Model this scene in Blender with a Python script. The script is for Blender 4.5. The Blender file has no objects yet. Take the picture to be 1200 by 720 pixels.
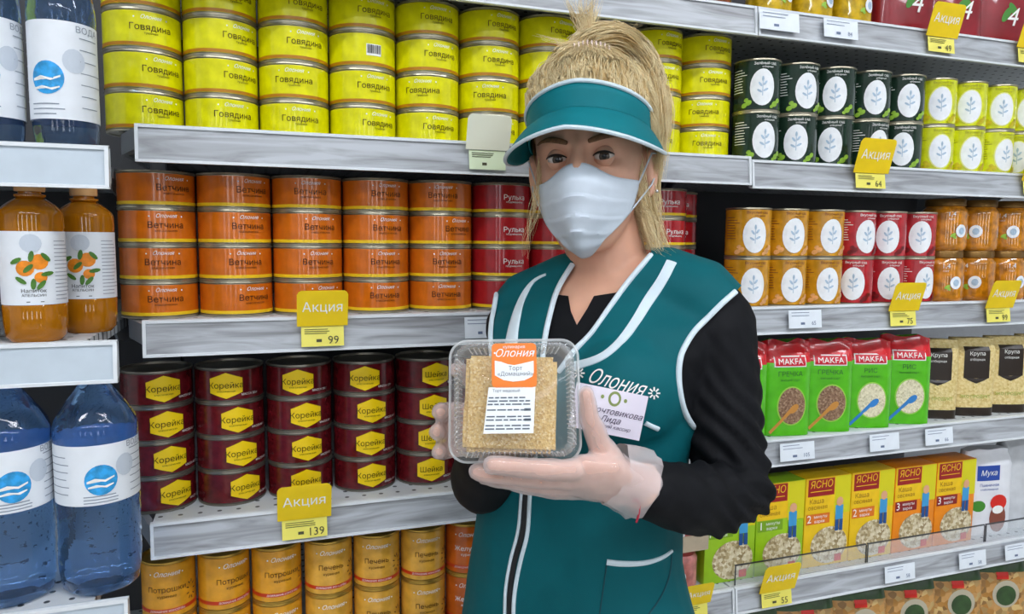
import bpy, bmesh, math, random
import numpy as np
from mathutils import Vector, Matrix
from mathutils.bvhtree import BVHTree
from mathutils.geometry import delaunay_2d_cdt

random.seed(7)
SC = bpy.context.scene
COL = SC.collection
PI = math.pi

# ------------------------------------------------------------------ camera
F = 850.0                                   # focal length in pixels of the 1200 x 720 frame
YAW, PITCH, ROLL, HC = math.radians(19.1), math.radians(5.4), math.radians(0.5), 1.45
FWD = Vector((math.sin(YAW)*math.cos(PITCH), math.cos(YAW)*math.cos(PITCH), -math.sin(PITCH)))
RGT0 = Vector((math.cos(YAW), -math.sin(YAW), 0))
UP0 = RGT0.cross(FWD)
RGT = RGT0*math.cos(ROLL) + UP0*math.sin(ROLL)
UPV = -RGT0*math.sin(ROLL) + UP0*math.cos(ROLL)
CAM = Vector((0, 0, HC))
cam_data = bpy.data.cameras.new('camera')
cam_data.sensor_width = 36.0
cam_data.lens = 36.0*F/1200.0
cam_data.clip_start = 0.02
cam = bpy.data.objects.new('camera', cam_data)
COL.objects.link(cam)
M = Matrix.Identity(4)
for i in range(3):
    M[i][0], M[i][1], M[i][2], M[i][3] = RGT[i], UPV[i], -FWD[i], CAM[i]
cam.matrix_world = M
SC.camera = cam

def ray(x, y): return FWD + RGT*((x-600)/F) - UPV*((y-360)/F)
def onY(x, y, Y):
    d = ray(x, y); return CAM + d*(Y/d.y)
def P(x, y, z): return CAM + ray(x, y)*z
def proj(p):
    d = p-CAM; z = d.dot(FWD)
    return 600+F*d.dot(RGT)/z, 360-F*d.dot(UPV)/z

# ------------------------------------------------------------------ world and exposure
w = bpy.data.worlds.new('world'); SC.world = w; w.use_nodes = True
w.node_tree.nodes['Background'].inputs[0].default_value = (0.86, 0.93, 1.0, 1)
w.node_tree.nodes['Background'].inputs[1].default_value = 0.55
SC.view_settings.view_transform = 'Standard'
SC.view_settings.look = 'None'
SC.view_settings.gamma = 1.0
SC.view_settings.use_curve_mapping = False
SC.view_settings.exposure = 0.1
LAMP_STRENGTH = 25.0

# ------------------------------------------------------------------ materials
def lin(c):
    c = c/255.0
    return c/12.92 if c <= 0.04045 else ((c+0.055)/1.055)**2.4
def rgb(h):
    h = h.lstrip('#')
    return tuple(lin(int(h[i:i+2], 16)) for i in (0, 2, 4)) + (1.0,)
MATS = {}
def mat(name, col, rough=0.5, metal=0.0, noise=0.0, nscale=40.0, spec=0.5, trans=0.0, ior=1.45, coat=0.0, bump=0.0, bscale=200.0, stretch=None, col2=None, sheen=0.0, emit=0.0):
    if name in MATS: return MATS[name]
    m = bpy.data.materials.new(name); m.use_nodes = True
    nt = m.node_tree; b = nt.nodes['Principled BSDF']
    b.inputs['Base Color'].default_value = rgb(col)
    b.inputs['Roughness'].default_value = rough
    b.inputs['Metallic'].default_value = metal
    b.inputs['Specular IOR Level'].default_value = spec
    b.inputs['Transmission Weight'].default_value = trans
    b.inputs['IOR'].default_value = ior
    b.inputs['Coat Weight'].default_value = coat
    b.inputs['Sheen Weight'].default_value = sheen
    if emit:
        b.inputs['Emission Color'].default_value = rgb(col); b.inputs['Emission Strength'].default_value = emit
    tc = nt.nodes.new('ShaderNodeTexCoord'); mp = nt.nodes.new('ShaderNodeMapping')
    nt.links.new(tc.outputs['Object'], mp.inputs[0])
    if stretch: mp.inputs['Scale'].default_value = stretch
    if noise or col2:
        n = nt.nodes.new('ShaderNodeTexNoise'); n.inputs['Scale'].default_value = nscale; n.inputs['Detail'].default_value = 4
        nt.links.new(mp.outputs[0], n.inputs[0])
        r = nt.nodes.new('ShaderNodeValToRGB')
        base = rgb(col)
        lo = rgb(col2) if col2 else tuple(x*(1-noise) for x in base[:3])+(1,)
        hi = base if col2 else tuple(min(1, x*(1+noise)) for x in base[:3])+(1,)
        r.color_ramp.elements[0].color = lo; r.color_ramp.elements[1].color = hi
        r.color_ramp.elements[0].position = 0.35; r.color_ramp.elements[1].position = 0.65
        nt.links.new(n.outputs[0], r.inputs[0]); nt.links.new(r.outputs[0], b.inputs['Base Color'])
    if bump:
        n = nt.nodes.new('ShaderNodeTexNoise'); n.inputs['Scale'].default_value = bscale; n.inputs['Detail'].default_value = 3
        nt.links.new(mp.outputs[0], n.inputs[0])
        bp = nt.nodes.new('ShaderNodeBump'); bp.inputs['Strength'].default_value = bump; bp.inputs['Distance'].default_value = 0.002
        nt.links.new(n.outputs[0], bp.inputs['Height']); nt.links.new(bp.outputs[0], b.inputs['Normal'])
    MATS[name] = m
    return m

def grain_mat(name, cols, scale=260):
    m = bpy.data.materials.new(name); m.use_nodes = True
    nt = m.node_tree; b = nt.nodes['Principled BSDF']; b.inputs['Roughness'].default_value = 0.5
    tc = nt.nodes.new('ShaderNodeTexCoord'); v = nt.nodes.new('ShaderNodeTexVoronoi'); v.inputs['Scale'].default_value = scale
    nt.links.new(tc.outputs['Object'], v.inputs['Vector'])
    r = nt.nodes.new('ShaderNodeValToRGB'); e = r.color_ramp.elements
    e[0].color = rgb(cols[0]); e[1].color = rgb(cols[-1])
    for i, c in enumerate(cols[1:-1]):
        k = e.new((i+1)/(len(cols)-1)); k.color = rgb(c)
    sp = nt.nodes.new('ShaderNodeSeparateColor')
    nt.links.new(v.outputs['Color'], sp.inputs[0]); nt.links.new(sp.outputs[0], r.inputs[0]); nt.links.new(r.outputs[0], b.inputs['Base Color'])
    bp = nt.nodes.new('ShaderNodeBump'); bp.inputs['Strength'].default_value = 0.5; bp.inputs['Distance'].default_value = 0.002
    nt.links.new(v.outputs['Distance'], bp.inputs['Height']); nt.links.new(bp.outputs[0], b.inputs['Normal'])
    return m

def film_mat(name, col, alpha, rough=0.15):
    """thin clear film: part transparent, part glossy plastic"""
    m = bpy.data.materials.new(name); m.use_nodes = True
    nt = m.node_tree; b = nt.nodes['Principled BSDF']
    b.inputs['Base Color'].default_value = rgb(col); b.inputs['Roughness'].default_value = rough
    b.inputs['Coat Weight'].default_value = 0.5
    t = nt.nodes.new('ShaderNodeBsdfTransparent'); mx = nt.nodes.new('ShaderNodeMixShader')
    lw = nt.nodes.new('ShaderNodeLayerWeight'); lw.inputs['Blend'].default_value = 0.35
    mr = nt.nodes.new('ShaderNodeMapRange'); mr.inputs['To Min'].default_value = alpha; mr.inputs['To Max'].default_value = min(1, alpha+0.55)
    nt.links.new(lw.outputs['Facing'], mr.inputs['Value']); nt.links.new(mr.outputs[0], mx.inputs[0])
    nt.links.new(t.outputs[0], mx.inputs[1]); nt.links.new(b.outputs[0], mx.inputs[2])
    nt.links.new(mx.outputs[0], nt.nodes['Material Output'].inputs['Surface'])
    return m

def holes_mat():
    m = bpy.data.materials.new('perforated white metal'); m.use_nodes = True
    nt = m.node_tree; b = nt.nodes['Principled BSDF']; b.inputs['Roughness'].default_value = 0.4
    tc = nt.nodes.new('ShaderNodeTexCoord'); mp = nt.nodes.new('ShaderNodeMapping'); mp.inputs['Scale'].default_value = (40, 40, 40)
    fr = nt.nodes.new('ShaderNodeVectorMath'); fr.operation = 'FRACTION'
    su = nt.nodes.new('ShaderNodeVectorMath'); su.operation = 'SUBTRACT'; su.inputs[1].default_value = (0.5, 0.5, 0)
    ml = nt.nodes.new('ShaderNodeVectorMath'); ml.operation = 'MULTIPLY'; ml.inputs[1].default_value = (1, 1, 0)
    ln = nt.nodes.new('ShaderNodeVectorMath'); ln.operation = 'LENGTH'
    gt = nt.nodes.new('ShaderNodeMath'); gt.operation = 'GREATER_THAN'; gt.inputs[1].default_value = 0.13
    mx = nt.nodes.new('ShaderNodeMix'); mx.data_type = 'RGBA'
    mx.inputs[6].default_value = rgb('#3c4148'); mx.inputs[7].default_value = rgb('#d4d9dd')
    L = nt.links.new
    L(tc.outputs['Object'], mp.inputs[0]); L(mp.outputs[0], fr.inputs[0]); L(fr.outputs[0], su.inputs[0]); L(su.outputs[0], ml.inputs[0])
    L(ml.outputs[0], ln.inputs[0]); L(ln.outputs['Value'], gt.inputs[0]); L(gt.outputs[0], mx.inputs[0]); L(mx.outputs[2], b.inputs['Base Color'])
    return m

WHITE = mat('white print', '#f2f2ee', 0.5)
DARK = mat('dark brown print', '#2a180a', 0.6, spec=0.2)
BLACKP = mat('black print', '#18181a', 0.5)
TIN = mat('tinplate', '#b9b29c', 0.32, 0.85, noise=0.1)
GOLDTIN = mat('gold lacquered tinplate', '#c9a24a', 0.35, 0.75, noise=0.1)

# ------------------------------------------------------------------ object helpers
def link(o, parent=None):
    COL.objects.link(o)
    if parent is not None: o.parent = parent
    return o
def tag(o, label=None, cat=None, group=None, kind=None):
    if label: o['label'] = label
    if cat: o['category'] = cat
    if group: o['group'] = group
    if kind: o['kind'] = kind
    return o
def empty(name, loc=(0, 0, 0), rz=0.0):
    o = bpy.data.objects.new(name, None); o.empty_display_size = 0.05
    o.location = loc; o.rotation_euler = (0, 0, rz)
    return link(o)
def bm_mesh(name, bm, mats, smooth=True, angle=40):
    bmesh.ops.recalc_face_normals(bm, faces=bm.faces[:])
    me = bpy.data.meshes.new(name); bm.to_mesh(me); bm.free()
    for m in (mats if isinstance(mats, (list, tuple)) else [mats]): me.materials.append(m)
    if smooth:
        for p in me.polygons: p.use_smooth = True
        me.set_sharp_from_angle(angle=math.radians(angle))
    return me
def obj(name, me, parent=None, loc=None):
    o = bpy.data.objects.new(name, me)
    if loc is not None: o.location = loc
    return link(o, parent)

class Acc:
    """collects flat shapes given in (u, v) metres and maps them onto a surface"""
    def __init__(s, fn): s.fn = fn; s.v = []; s.f = []
    def add(s, vs, fs, du=0, dv=0, eps=None):
        o = len(s.v)
        for (u, v) in vs: s.v.append(tuple(s.fn(u+du, v+dv)))
        s.f += [tuple(i+o for i in f) for f in fs]
        return s
    def text(s, body, size, u=0, v=0, bold=0.0, shear=0.0, align='CENTER', width=None, rot=0):
        vs, fs = text2d(body, size, bold, shear, align, width)
        if rot:
            c, sn = math.cos(rot), math.sin(rot); vs = [(x*c-y*sn, x*sn+y*c) for x, y in vs]
        return s.add(vs, fs, u, v)
    def star(s, outline, u=0, v=0, rings=3):
        n = len(outline); vs = [(0, 0)]; fs = []
        for k in range(1, rings+1):
            vs += [(x*k/rings, y*k/rings) for x, y in outline]
        for i in range(n):
            j = (i+1) % n
            fs.append((0, 1+i, 1+j))
            for k in range(rings-1):
                a, b = 1+k*n, 1+(k+1)*n
                fs.append((a+i, b+i, b+j, a+j))
        return s.add(vs, fs, u, v)
    def ellipse(s, a, b, u=0, v=0, n=24, rings=3, rot=0):
        c, sn = math.cos(rot), math.sin(rot)
        pts = [(a*math.cos(2*PI*i/n), b*math.sin(2*PI*i/n)) for i in range(n)]
        return s.star([(x*c-y*sn, x*sn+y*c) for x, y in pts], u, v, rings)
    def rect(s, u0, u1, v0, v1, nu=1, nv=1):
        vs = [(u0+(u1-u0)*i/nu, v0+(v1-v0)*j/nv) for j in range(nv+1) for i in range(nu+1)]
        fs = [(j*(nu+1)+i, j*(nu+1)+i+1, (j+1)*(nu+1)+i+1, (j+1)*(nu+1)+i) for j in range(nv) for i in range(nu)]
        return s.add(vs, fs)
    def lines(s, n, u0, u1, v0, v1, th, rng=None):
        r = rng or random
        for i in range(n):
            v = v0+(v1-v0)*i/max(1, n-1)
            e = u1-(u1-u0)*r.random()*0.35
            s.rect(u0, e, v-th/2, v+th/2, 3, 1)
        return s
    def mesh(s, name, m):
        me = bpy.data.meshes.new(name); me.from_pydata(s.v, [], s.f); me.materials.append(m)
        return me

def fill2d(vs, edges):
    """fill letter outlines by the non-zero winding rule (overlapping contours stay solid)"""
    adj = {}
    for a, b in edges: adj.setdefault(a, []).append(b); adj.setdefault(b, []).append(a)
    seen = set(); out_v, out_f = [], []; loops = []
    nxt = {a: b for a, b in edges}
    for st in list(adj):
        if st in seen: continue
        lp = [st]; seen.add(st); cur = st
        while True:
            q = nxt.get(cur)
            if q is None or q in seen: q = next((k for k in adj[cur] if k not in seen), None)
            if q is None: break
            lp.append(q); seen.add(q); cur = q
        if len(lp) > 2: loops.append([vs[i] for i in lp])
    # contours whose boxes touch are filled together
    grp = []
    for lp in loops:
        bb = [min(p[0] for p in lp), max(p[0] for p in lp), min(p[1] for p in lp), max(p[1] for p in lp)]
        hit_ = [g for g in grp if not (g[0][1] < bb[0] or bb[1] < g[0][0] or g[0][3] < bb[2] or bb[3] < g[0][2])]
        for g in hit_:
            bb = [min(bb[0], g[0][0]), max(bb[1], g[0][1]), min(bb[2], g[0][2]), max(bb[3], g[0][3])]; grp.remove(g)
        grp.append([bb, sum([g[1] for g in hit_], [])+[lp]])
    def sgn(lp): return 1 if sum(p[0]*q[1]-q[0]*p[1] for p, q in zip(lp, lp[1:]+lp[:1])) > 0 else -1
    for _, lps in grp:
        pts, ed = [], []
        for lp in lps:
            o = len(pts); pts += [Vector(p) for p in lp]; ed += [(o+i, o+(i+1) % len(lp)) for i in range(len(lp))]
        r = delaunay_2d_cdt(pts, ed, [], 0, 1e-6)
        o = len(out_v); out_v += [(p.x, p.y) for p in r[0]]
        for f in r[2]:
            x = sum(r[0][i].x for i in f)/len(f); y = sum(r[0][i].y for i in f)/len(f); wn = 0
            for lp in lps:
                for (x1, y1), (x2, y2) in zip(lp, lp[1:]+lp[:1]):
                    if (y1 <= y) != (y2 <= y):
                        if x < x1+(y-y1)/(y2-y1)*(x2-x1): wn += 1 if y2 > y1 else -1
            if wn: out_f.append(tuple(o+i for i in f))
    return out_v, out_f

_T = {}
def text2d(body, size, bold=0.0, shear=0.0, align='CENTER', width=None):
    k = (body, size, bold, shear, align, width)
    if k in _T: return _T[k]
    c = bpy.data.curves.new('type', 'FONT'); c.body = body; c.size = 1.0; c.align_x = align; c.align_y = 'CENTER'
    c.resolution_u = 2; c.offset = bold; c.shear = shear; c.fill_mode = 'NONE'
    o = bpy.data.objects.new('type', c); COL.objects.link(o)
    dg = bpy.context.evaluated_depsgraph_get()
    ev = o.evaluated_get(dg); me = ev.to_mesh()
    vs, fs = fill2d([(v.co.x, v.co.y) for v in me.vertices], [tuple(e.vertices) for e in me.edges])
    vs = [(x*size, y*size) for x, y in vs]
    ev.to_mesh_clear(); bpy.data.objects.remove(o); bpy.data.curves.remove(c)
    if width and vs:
        xs = [x for x, _ in vs]; sc = width/(max(xs)-min(xs)); vs = [(x*sc, y) for x, y in vs]
    _T[k] = (vs, fs)
    return _T[k]

def cyl(R, eps=0.0005):
    return lambda u, v: ((R+eps)*math.sin(u/R), -(R+eps)*math.cos(u/R), v)
def flat(y): return lambda u, v: (u, y, v)

def lathe(prof, n=32):
    bm = bmesh.new(); rings = []
    for (r, z) in prof:
        if r < 1e-6: rings.append([bm.verts.new((0, 0, z))])
        else: rings.append([bm.verts.new((r*math.cos(2*PI*i/n), r*math.sin(2*PI*i/n), z)) for i in range(n)])
    for a, b in zip(rings, rings[1:]):
        for i in range(n):
            j = (i+1) % n
            if len(a) == 1 and len(b) == 1: continue
            if len(a) == 1: bm.faces.new((a[0], b[j], b[i]))
            elif len(b) == 1: bm.faces.new((a[i], a[j], b[0]))
            else: bm.faces.new((a[i], a[j], b[j], b[i]))
    return bm
def box(bm, x0, x1, y0, y1, z0, z1, mi=0, bev=0.0):
    vs = [bm.verts.new(p) for p in ((x0, y0, z0), (x1, y0, z0), (x1, y1, z0), (x0, y1, z0), (x0, y0, z1), (x1, y0, z1), (x1, y1, z1), (x0, y1, z1))]
    fs = [bm.faces.new([vs[i] for i in f]) for f in ((0, 3, 2, 1), (4, 5, 6, 7), (0, 1, 5, 4), (1, 2, 6, 5), (2, 3, 7, 6), (3, 0, 4, 7))]
    for f in fs: f.material_index = mi
    if bev:
        es = list({e for f in fs for e in f.edges})
        bmesh.ops.bevel(bm, geom=es, offset=bev, segments=2, affect='EDGES', profile=0.5)
def prism(bm, pts, x0, x1, mi=0):
    """polygon in (y, z) extruded along x"""
    a = [bm.verts.new((x0, y, z)) for y, z in pts]; b = [bm.verts.new((x1, y, z)) for y, z in pts]
    n = len(pts); fs = [bm.faces.new(a[::-1]), bm.faces.new(b)]
    fs += [bm.faces.new((a[i], a[(i+1) % n], b[(i+1) % n], b[i])) for i in range(n)]
    for f in fs: f.material_index = mi

def loose(me):
    """a print of two or three separate motifs becomes as many meshes"""
    par = list(range(len(me.vertices)))
    def find(i):
        while par[i] != i: par[i] = par[par[i]]; i = par[i]
        return i
    for p in me.polygons:
        v = p.vertices
        for k in v[1:]: par[find(k)] = find(v[0])
    comps = sorted({find(i) for i in range(len(par))})
    if len(comps) != 2: return [me]
    out = []
    for c in comps:
        idx = [i for i in range(len(par)) if find(i) == c]; mp = {q: k for k, q in enumerate(idx)}
        m2 = bpy.data.meshes.new(me.name); m2.from_pydata([tuple(me.vertices[i].co) for i in idx], [], [tuple(mp[v] for v in p.vertices) for p in me.polygons if find(p.vertices[0]) == c])
        m2.materials.append(me.materials[0]); out.append(m2)
    return out

class Kind:
    """one kind of goods: root mesh + part meshes, copied as often as it stands on the shelves"""
    def __init__(s, name, cat, root, parts):
        s.name, s.cat, s.root, s.parts = name, cat, root, []
        for n, me in parts:
            s.parts += [(n, q) for q in loose(me)] if n == 'ornament' else [(n, me)]
    def put(s, loc, rz, label, group, scale=None):
        r = bpy.data.objects.new(s.name, s.root); link(r); r.location = loc; r.rotation_euler = (0, 0, rz)
        tag(r, label, s.cat, group)
        if scale: r.scale = scale
        for n, me in s.parts: link(bpy.data.objects.new(n, me), r)
        return r

ORD = ['first', 'second', 'third', 'fourth', 'fifth', 'sixth', 'seventh', 'eighth', 'ninth', 'tenth', 'eleventh']
def level_word(k, n):
    if n == 2: return ['lower', 'upper'][k]
    return 'lowest' if k == 0 else 'topmost' if k == n-1 else ['', 'second lowest', 'third lowest'][k]

# ------------------------------------------------------------------ the room
FLOOR = mat('floor tiles', '#b9b6ae', 0.35, noise=0.06, nscale=6)
bm = bmesh.new(); box(bm, -5, 6, -5, 3, -0.05, 0)
tag(obj('floor', bm_mesh('floor', bm, FLOOR, False)), 'pale grey shop floor', 'floor', kind='structure')
bm = bmesh.new(); box(bm, -5, 6, -5, 3, 3.2, 3.25)
tag(obj('ceiling', bm_mesh('ceiling', bm, mat('ceiling panels', '#d9dad8', 0.8, noise=0.03), False)), 'white shop ceiling', 'ceiling', kind='structure')
bm = bmesh.new(); box(bm, -5, 6, 1.62, 1.72, 0, 3.2)
tag(obj('wall_back', bm_mesh('wall_back', bm, mat('wall paint', '#8f9296', 0.8, noise=0.04), False)), 'grey wall behind the shelving', 'wall', kind='structure')

bm = bmesh.new(); box(bm, -5, 6, -5.1, -5.0, 0, 3.2)  # unseen wall, added to carry the glowing windows
tag(obj('wall_added', bm_mesh('wall_added', bm, mat('front wall paint', '#7c7f82', 0.8, noise=0.04), False)), 'pale grey unseen wall added to hold the glowing windows', 'wall', kind='structure')
GLOW_PANE = mat('added glow pane', '#f2f7ff', 0.2, emit=7.0)  # made-up glowing panes, added to put vertical highlights on the tins
for k, wx in enumerate((-3.6, -1.9, -0.2, 1.5, 3.2)):
    bm = bmesh.new(); box(bm, wx-0.15, wx+0.15, -4.995, -4.985, 0.9, 2.6)
    wo = tag(obj('window_%d' % (k+1), bm_mesh('window', bm, GLOW_PANE, False)), 'tall narrow glowing window, unseen, added for streaks on the tins', 'window', 'added highlight windows', kind='structure')
    for xa, xb, za, zb in ((-0.20, -0.151, 0.85, 2.65), (0.151, 0.20, 0.85, 2.65), (-0.15, 0.15, 0.85, 0.899), (-0.15, 0.15, 2.601, 2.65)):
        bm = bmesh.new(); box(bm, wx+xa, wx+xb, -4.998, -4.97, za, zb); obj('window_frame', bm_mesh('frame', bm, mat('added window frame', '#d8dadc', 0.5), False), wo)
LAMP = mat('lamp diffuser', '#f4f8ff', 0.5, emit=LAMP_STRENGTH)
LHOUS = mat('lamp housing', '#e4e6e8', 0.5)
for k, (lx, ly) in enumerate([(-1.3, -0.55), (0.5, -0.55), (2.3, -0.55), (-1.3, -2.3), (0.5, -2.3), (2.3, -2.3)]):
    root = empty('ceiling_lamp', (lx, ly, 3.2))
    tag(root, 'long white ceiling lamp over the aisle, %s' % ['near the water end', 'above the meat tins', 'above the porridge end', 'far row, water end', 'far row, middle', 'far row, porridge end'][k], 'lamp', 'ceiling lamps over the aisle')
    bm = bmesh.new(); box(bm, -0.75, 0.75, -0.11, 0.11, -0.07, -0.002)
    obj('housing', bm_mesh('housing', bm, LHOUS, False), root)
    bm = bmesh.new(); box(bm, -0.73, 0.73, -0.09, 0.09, -0.085, -0.071)
    obj('diffuser', bm_mesh('diffuser', bm, LAMP, False), root)

# ------------------------------------------------------------------ shelving units
def wood_rail():
    m = bpy.data.materials.new('grey wood-grain rail'); m.use_nodes = True
    nt = m.node_tree; b = nt.nodes['Principled BSDF']; b.inputs['Roughness'].default_value = 0.35
    tc = nt.nodes.new('ShaderNodeTexCoord'); mp = nt.nodes.new('ShaderNodeMapping'); mp.inputs['Scale'].default_value = (5, 30, 55)
    n = nt.nodes.new('ShaderNodeTexNoise'); n.inputs['Scale'].default_value = 1.3; n.inputs['Detail'].default_value = 7; n.inputs['Distortion'].default_value = 1.2
    r = nt.nodes.new('ShaderNodeValToRGB'); e = r.color_ramp.elements
    e[0].position = 0.3; e[0].color = rgb('#7f8083'); e[1].position = 0.62; e[1].color = rgb('#b9bec4')
    nt.links.new(tc.outputs['Object'], mp.inputs[0]); nt.links.new(mp.outputs[0], n.inputs[0]); nt.links.new(n.outputs[0], r.inputs[0]); nt.links.new(r.outputs[0], b.inputs['Base Color'])
    return m
RAILW = wood_rail()
RAILP = mat('pale metal rail', '#bcc8d2', 0.35, noise=0.03)
LIP = mat('bright rail edge', '#dfe4e8', 0.25, noise=0.02)
BOARD = holes_mat()
PANEL = mat('dark grey back panel', '#3c3d40', 0.6, noise=0.08, nscale=8)
STEEL = mat('grey painted steel', '#8b9096', 0.4, noise=0.05)

def shelf(parent, x0, x1, yf, z, rail, yb=1.52, board_x1=None, hgt=0.042, left_end=False, grooves=()):
    """z is the top of the board; the rail stands in front of it"""
    bx1 = x1 if board_x1 is None else board_x1
    bm = bmesh.new(); box(bm, x0+0.002, bx1-0.002, yf+0.012, yb, z-0.014, z)
    s = obj('shelf', bm_mesh('shelf', bm, BOARD, False), parent)
    bm = bmesh.new()
    prism(bm, [(yf+0.011, z+0.002), (yf+0.002, z+0.002), (yf-0.004, z-hgt), (yf+0.004, z-hgt-0.001), (yf+0.011, z-hgt+0.006)], x0+0.0015, x1-0.0015)
    obj('price_rail', bm_mesh('price_rail', bm, rail, False), s)
    bm = bmesh.new()
    prism(bm, [(yf+0.004, z+0.0045), (yf-0.001, z+0.0035), (yf-0.001, z-0.0005), (yf+0.004, z+0.0005)], x0+0.001, x1-0.001)
    prism(bm, [(yf-0.001, z-hgt+0.003), (yf-0.006, z-hgt+0.001), (yf-0.006, z-hgt-0.002), (yf+0.002, z-hgt-0.002)], x0+0.001, x1-0.001)
    for xe in (x0+0.001, x1-0.005):
        prism(bm, [(yf+0.003, z+0.003), (yf-0.002, z+0.003), (yf-0.0065, z-hgt), (yf+0.003, z-hgt)], xe, xe+0.004)
    obj('rail_edge', bm_mesh('rail_edge', bm, LIP, False), s)
    if left_end:
        bm = bmesh.new()
        a = [(x0, yf+0.002), (x0-0.028, yf+0.085), (x0-0.028, yf+0.30), (x0-0.02, yf+0.30), (x0-0.02, yf+0.088), (x0, yf+0.03)]
        lo = [bm.verts.new((x, y, z-0.028)) for x, y in a]; hi = [bm.verts.new((x, y, z-0.001)) for x, y in a]
        n = len(a); bm.faces.new(lo[::-1]); bm.faces.new(hi)
        for i in range(n): bm.faces.new((lo[i], lo[(i+1) % n], hi[(i+1) % n], hi[i]))
        obj('end_bracket', bm_mesh('end_bracket', bm, STEEL, False), s)
    # gusset brackets under the board, at both ends
    for xe in (x0+0.006, bx1-0.010):
        bm = bmesh.new(); prism(bm, [(yf+0.24, z-0.015), (yb, z-0.015), (yb, z-0.075), (yf+0.26, z-0.03)], xe, xe+0.003)
        obj('bracket', bm_mesh('bracket', bm, STEEL, False), s)
    return s

def unit(name, label, x0, x1, levels, yf, rail, board_x1=None, left_end=False, yb=1.52, heights=0.042):
    root = empty(name, ((x0+x1)/2, yb+0.03, 0)); tag(root, label, 'shelving')
    root_off = Vector(root.location)
    def add(n, bm, m, par=root):
        o = obj(n, bm_mesh(n, bm, m, False), par); o.location = -root_off; return o
    bm = bmesh.new(); box(bm, x0+0.001, x1-0.001, yb+0.002, yb+0.02, 0.1, 2.25); add('back_panel', bm, PANEL)
    for xe in (x0+0.001, x1-0.021):
        bm = bmesh.new(); box(bm, xe, xe+0.02, yb+0.0205, yb+0.06, 0, 2.25); add('upright', bm, STEEL)
    bm = bmesh.new(); box(bm, x0+0.002, x1-0.002, yf+0.03, yb, 0, 0.12); add('plinth', bm, STEEL)
    for z in levels:
        s = shelf(root, x0, x1, yf, z, rail, yb, board_x1, heights, left_end); s.location = -root_off
    return root
YF = 1.03
X0M, XS, X1R = -0.147, 0.776, 1.70
ZL = [0.30, 0.56, 0.835, 1.067, 1.337, 1.586, 1.828]
ZR = [0.30, 0.575, 0.835, 1.097, 1.333, 1.581, 1.828]
ZW = [0.42, 0.72, 1.036, 1.331, 1.541]
unit('shelving_unit', 'grey rail shelving unit full of stacked meat tins behind the woman', X0M, XS, ZL, YF, RAILW, left_end=True)
unit('shelving_unit', 'grey rail shelving unit with peas, groats and porridge boxes', XS, X1R, ZR, YF, RAILW)
unit('shelving_unit', 'deep shelving unit holding water and orange drink bottles', -1.05, -0.150, ZW, 0.885, RAILP, board_x1=-0.186, heights=0.04)

# ------------------------------------------------------------------ tins
def tin_mesh(r, h, m=TIN, n=36):
    e = 0.0012
    return bm_mesh('tin', lathe([(0, 0.0015), (r-0.004, 0.0015), (r-0.003, 0), (r, 0), (r+e*0.3, 0.0025), (r-0.0012, 0.0035), (r-0.0012, h-0.0035),
                                 (r+e*0.3, h-0.0025), (r, h-0.0002), (r-0.0025, h-0.0002), (r-0.003, h-0.0035), (r*0.7, h-0.0035), (r*0.66, h-0.003), (0, h-0.003)], n), m, True, 35)
def wrap_mesh(r, z0, z1, m, n=36):
    bm = bmesh.new()
    a = [bm.verts.new((r*math.cos(2*PI*i/n), r*math.sin(2*PI*i/n), z0)) for i in range(n)]
    b = [bm.verts.new((r*math.cos(2*PI*i/n), r*math.sin(2*PI*i/n), z1)) for i in range(n)]
    for i in range(n): bm.faces.new((a[i], a[(i+1) % n], b[(i+1) % n], b[i]))
    return bm_mesh('label', bm, m)
def label_mat(name, col, dark=0.10, scale=60, rough=0.2):
    return mat(name, col, rough, noise=dark, nscale=scale, spec=0.5, coat=0.25)

L_YEL = label_mat('yellow label', '#e2de04')
L_ORG = label_mat('orange label', '#cf6a12')
L_RED = label_mat('red label', '#a81d24')
L_MAR = label_mat('maroon label', '#5c1118', 0.3, 90)
L_GLD = label_mat('gold label', '#dc9a22', 0.12)
L_GLD2 = label_mat('pale gold label', '#dca53c', 0.12)
L_ORG2 = label_mat('deep orange label', '#c9611a', 0.12)
S_YEL = mat('yellow stripe', '#f0c81e', 0.3)
S_BRN = mat('amber stripe', '#b87a10', 0.3)
S_RED = mat('red orange stripe', '#c93a14', 0.3)
HEXY = mat('yellow hexagon', '#f3cf12', 0.3)
OLIVE = mat('olive print', '#8f8a10', 0.4)
BROWN = mat('brown print', '#3a1e08', 0.6, spec=0.2)
RBROWN = mat('red brown print', '#6b2410', 0.4)

def flat_tin(name, r, h, lab, word, wcol, wsize, script=True, stripe=S_YEL, sub='тушёная', subcol=None, dots=True):
    f = cyl(r)
    parts = [('label', wrap_mesh(r-0.0002, 0.0042, h-0.0042, lab))]
    a = Acc(f).text(word, wsize, 0, h*0.53, bold=0.015); a.text(sub, wsize*0.36, 0, h*0.53-wsize*0.62, bold=0.01)
    parts.append(('lettering', a.mesh('lettering', wcol)))
    b = Acc(f)
    if script:
        b.text('Олония', wsize*0.62, 0, h*0.78, bold=0.008, shear=0.35)
        if dots:
            for s in (-1, 1): b.ellipse(0.0011, 0.0011, s*wsize*1.75, h*0.77, 6, 1)
        parts.append(('lettering', b.mesh('brand', WHITE)))
    if stripe:
        z = h*0.13
        parts.append(('stripe', wrap_mesh(r, z-0.0022, z+0.0022, stripe)))
    return Kind(name, 'tin', tin_mesh(r, h), parts)

K_BEEF = flat_tin('meat_tin', 0.0487, 0.0525, L_YEL, 'Говядина', BROWN, 0.0115, stripe=S_BRN)
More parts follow.
